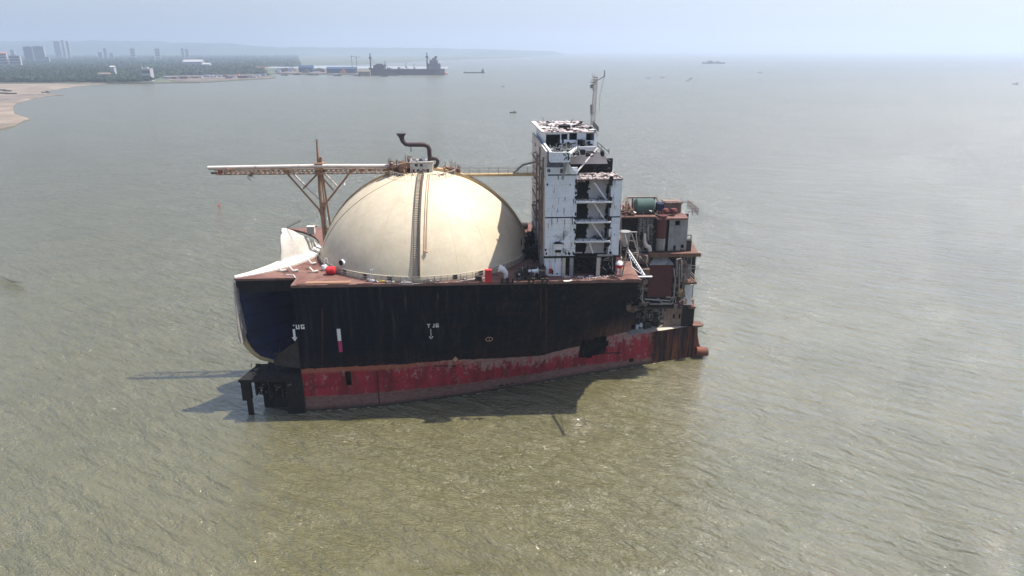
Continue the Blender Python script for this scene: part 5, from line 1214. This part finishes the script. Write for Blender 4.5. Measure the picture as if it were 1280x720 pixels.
# vessel at centre right
a, b = gr(878.5, 79.6), gr(906.5, 79.6); c = (a + b) / 2; L = (b - a).length; e = empty('dredger', (c.x, c.y, 0)); tag(e, 'long grey vessel with a hump of deckhouses, alone on the open sea', 'ship')
m = MB(); hull_mesh(m, L, 16, 6, 0, .12); m.build('hull', 'shipgrey', e); m = MB(); m.box(-L * .3, -L * .05, -5, 5, 6, 11); m.box(-L * .22, -L * .12, -4, 4, 11.02, 15); m.box(L * .05, L * .26, -5, 5, 6, 10.5); m.tube([(-L * .16, 0, 15), (-L * .16, 0, 20)], .5, 5); m.tube([(L * .12, 0, 10), (L * .12, 0, 17)], .5, 5); m.build('deckhouse', 'shipgrey', e)
# small boats
def boat(px, py, L, label, mast=0, cab=True, rz=0, group=None, z=0, person=False):
    p = gr(px, py); e = empty('fishing_boat', (p.x, p.y, z), rz); tag(e, label, 'boat', group)
    m = MB(); hull_mesh(m, L, L * .26, L * .10, 0, .1); m.build('hull', 'boatdark', e)
    if cab: m = MB(); m.box(L * .1, L * .32, -L * .07, L * .07, L * .095, L * .2); m.box(L * .08, L * .34, -L * .08, L * .08, L * .201, L * .22); m.build('cabin', 'boatdark', e)
    if mast: m = MB(); m.tube([(0, 0, L * .05), (0, 0, mast)], .12, 5); m.tube([(0, 0, mast * .95), (L * .25, 0, L * .12)], .08, 4); m.build('mast', 'boatdark', e)
    return e
boat(641.5, 140.8, 7.5, 'dark skiff nearest the camera, above the white tower', 2.5)
boat(629, 108.5, 7, 'tiny boat just left above the nearest skiff', 4, False, .8)
boat(810.5, 97.6, 9, 'tiny boat left in the row out past the tall mast', 2, False)
boat(828, 97.0, 9, 'tiny boat in the middle of the row out past the tall mast', 3, False)
boat(860, 101.2, 8, 'lower of the two tiny boats close together at the row end', 2, False); boat(863, 98.8, 9, 'upper of the two tiny boats close together at the row end', 4)
boat(950, 91.2, 14, 'small low boat below and right of the long grey vessel', 3, False); boat(1269, 105.3, 12, 'small boat at the far right edge of the sea', 3)
for x, y, lb in ((356, 94.3, 'first from left'), (371, 93.6, 'second from left'), (388, 94, 'third from left'), (394, 94, 'fourth from left'), (422, 95, 'fifth from left'), (447, 95, 'sixth from left'), (480, 95.6, 'rightmost')):
    boat(x, y, 20, f'small working boat off the quay, {lb} of the row', 5, True, 0, 'working boats moored off the quay')
boat(57, 116.2, 11, 'dark boat stranded at the end of the mud spit', 3, True, .3, None, .7)
for i, (x, y) in enumerate(((3, 113.5), (9, 114.5), (5, 117.5), (14, 118))): boat(x, y, 16, ('upper left', 'upper right', 'lower left', 'lower right')[i] + ' of the four dark boats drawn up on the beach', 0, False, rg.uniform(-.4, .4), 'boats drawn up on the beach', .6)
# red marker buoy and drifting rope line
p = gr(273.8, 256.6); e = empty('marker_buoy', (p.x, p.y, 0)); tag(e, 'tiny red marker buoy floating left of the dome', 'buoy'); m = MB(); m.lathe([(.01, -.2), (.45, 0), (.45, .3), (.1, .6), (.01, .62)], (0, 0, 0), 12); m.build('float', 'red', e, True); m = MB(); m.tube([(0, 0, .5), (0, 0, 1.2)], .05, 5); m.build('pole', 'red', e)
m = MB(); pts = [(-8, 342), (0, 345), (8, 349), (14, 351), (21, 352.4), (28, 353)]; o = gr(10, 350); m.o = Vector((o.x, o.y, 0)); m.tube([gr(x, y, .1) for x, y in pts], [.04, .05, .08, .1, .08, .04], 7); tag(m.build('drifting_rope', 'boatdark', loc=(o.x, o.y, 0)), 'dark length of rope drifting at the left edge', 'rope')

# ------------------------------------------------------------------ haze, sky, sun
hm = bpy.data.materials.new('sea_haze'); hm.use_nodes = True; nt = hm.node_tree; nt.nodes.clear()
out = nt.nodes.new('ShaderNodeOutputMaterial'); pvn = nt.nodes.new('ShaderNodeVolumePrincipled')
pvn.inputs['Density'].default_value = .00018; pvn.inputs['Color'].default_value = (.72, .82, .96, 1); pvn.inputs['Anisotropy'].default_value = .5
nt.links.new(pvn.outputs[0], out.inputs['Volume'])
m = MB(); m.box(-29000, 29000, -2000, 32000, -1.0, 450); M['haze'] = hm
tag(m.build('haze', 'haze'), 'pale haze over the sea and coast', 'haze', None, 'stuff')

sun_dir = Vector((.47, .15, 1)).normalized()
el = math.asin(sun_dir.z); az = math.atan2(sun_dir.x, sun_dir.y)
sl = bpy.data.lights.new('sun', 'SUN'); sl.energy = 5.0; sl.angle = R(.5); sl.color = (1, .95, .88)
so = bpy.data.objects.new('sun', sl); C.objects.link(so); so.rotation_euler = sun_dir.to_track_quat('Z', 'Y').to_euler(); so.location = (60, 60, 200)
w = bpy.data.worlds.new('World'); sc.world = w; w.use_nodes = True; wn = w.node_tree; bg = wn.nodes['Background']
sky = wn.nodes.new('ShaderNodeTexSky'); sky.sky_type = 'NISHITA'; sky.sun_disc = False; sky.sun_elevation = el; sky.sun_rotation = az
sky.air_density = 1.0; sky.dust_density = 2.0; sky.ozone_density = 1.0; sky.altitude = 50
tint = wn.nodes.new('ShaderNodeMix'); tint.data_type = 'RGBA'; tint.blend_type = 'MULTIPLY'; tint.inputs[0].default_value = 1; tint.inputs[7].default_value = (.95, .95, 1.04, 1); wn.links.new(sky.outputs[0], tint.inputs[6]); wn.links.new(tint.outputs[2], bg.inputs[0]); bg.inputs[1].default_value = .105
vs_ = sc.view_settings; vs_.view_transform = 'Standard'; vs_.look = 'None'; vs_.exposure = 0.74; vs_.gamma = 1; vs_.use_curve_mapping = False
cy = sc.cycles; cy.max_bounces = 6; cy.diffuse_bounces = 3; cy.glossy_bounces = 3; cy.volume_bounces = 2; cy.use_denoising = True
try: cy.denoiser = 'OPENIMAGEDENOISE'
except Exception: pass
cy.sample_clamp_indirect = 6; cy.caustics_reflective = False; cy.caustics_refractive = False
bpy.context.view_layer.update()
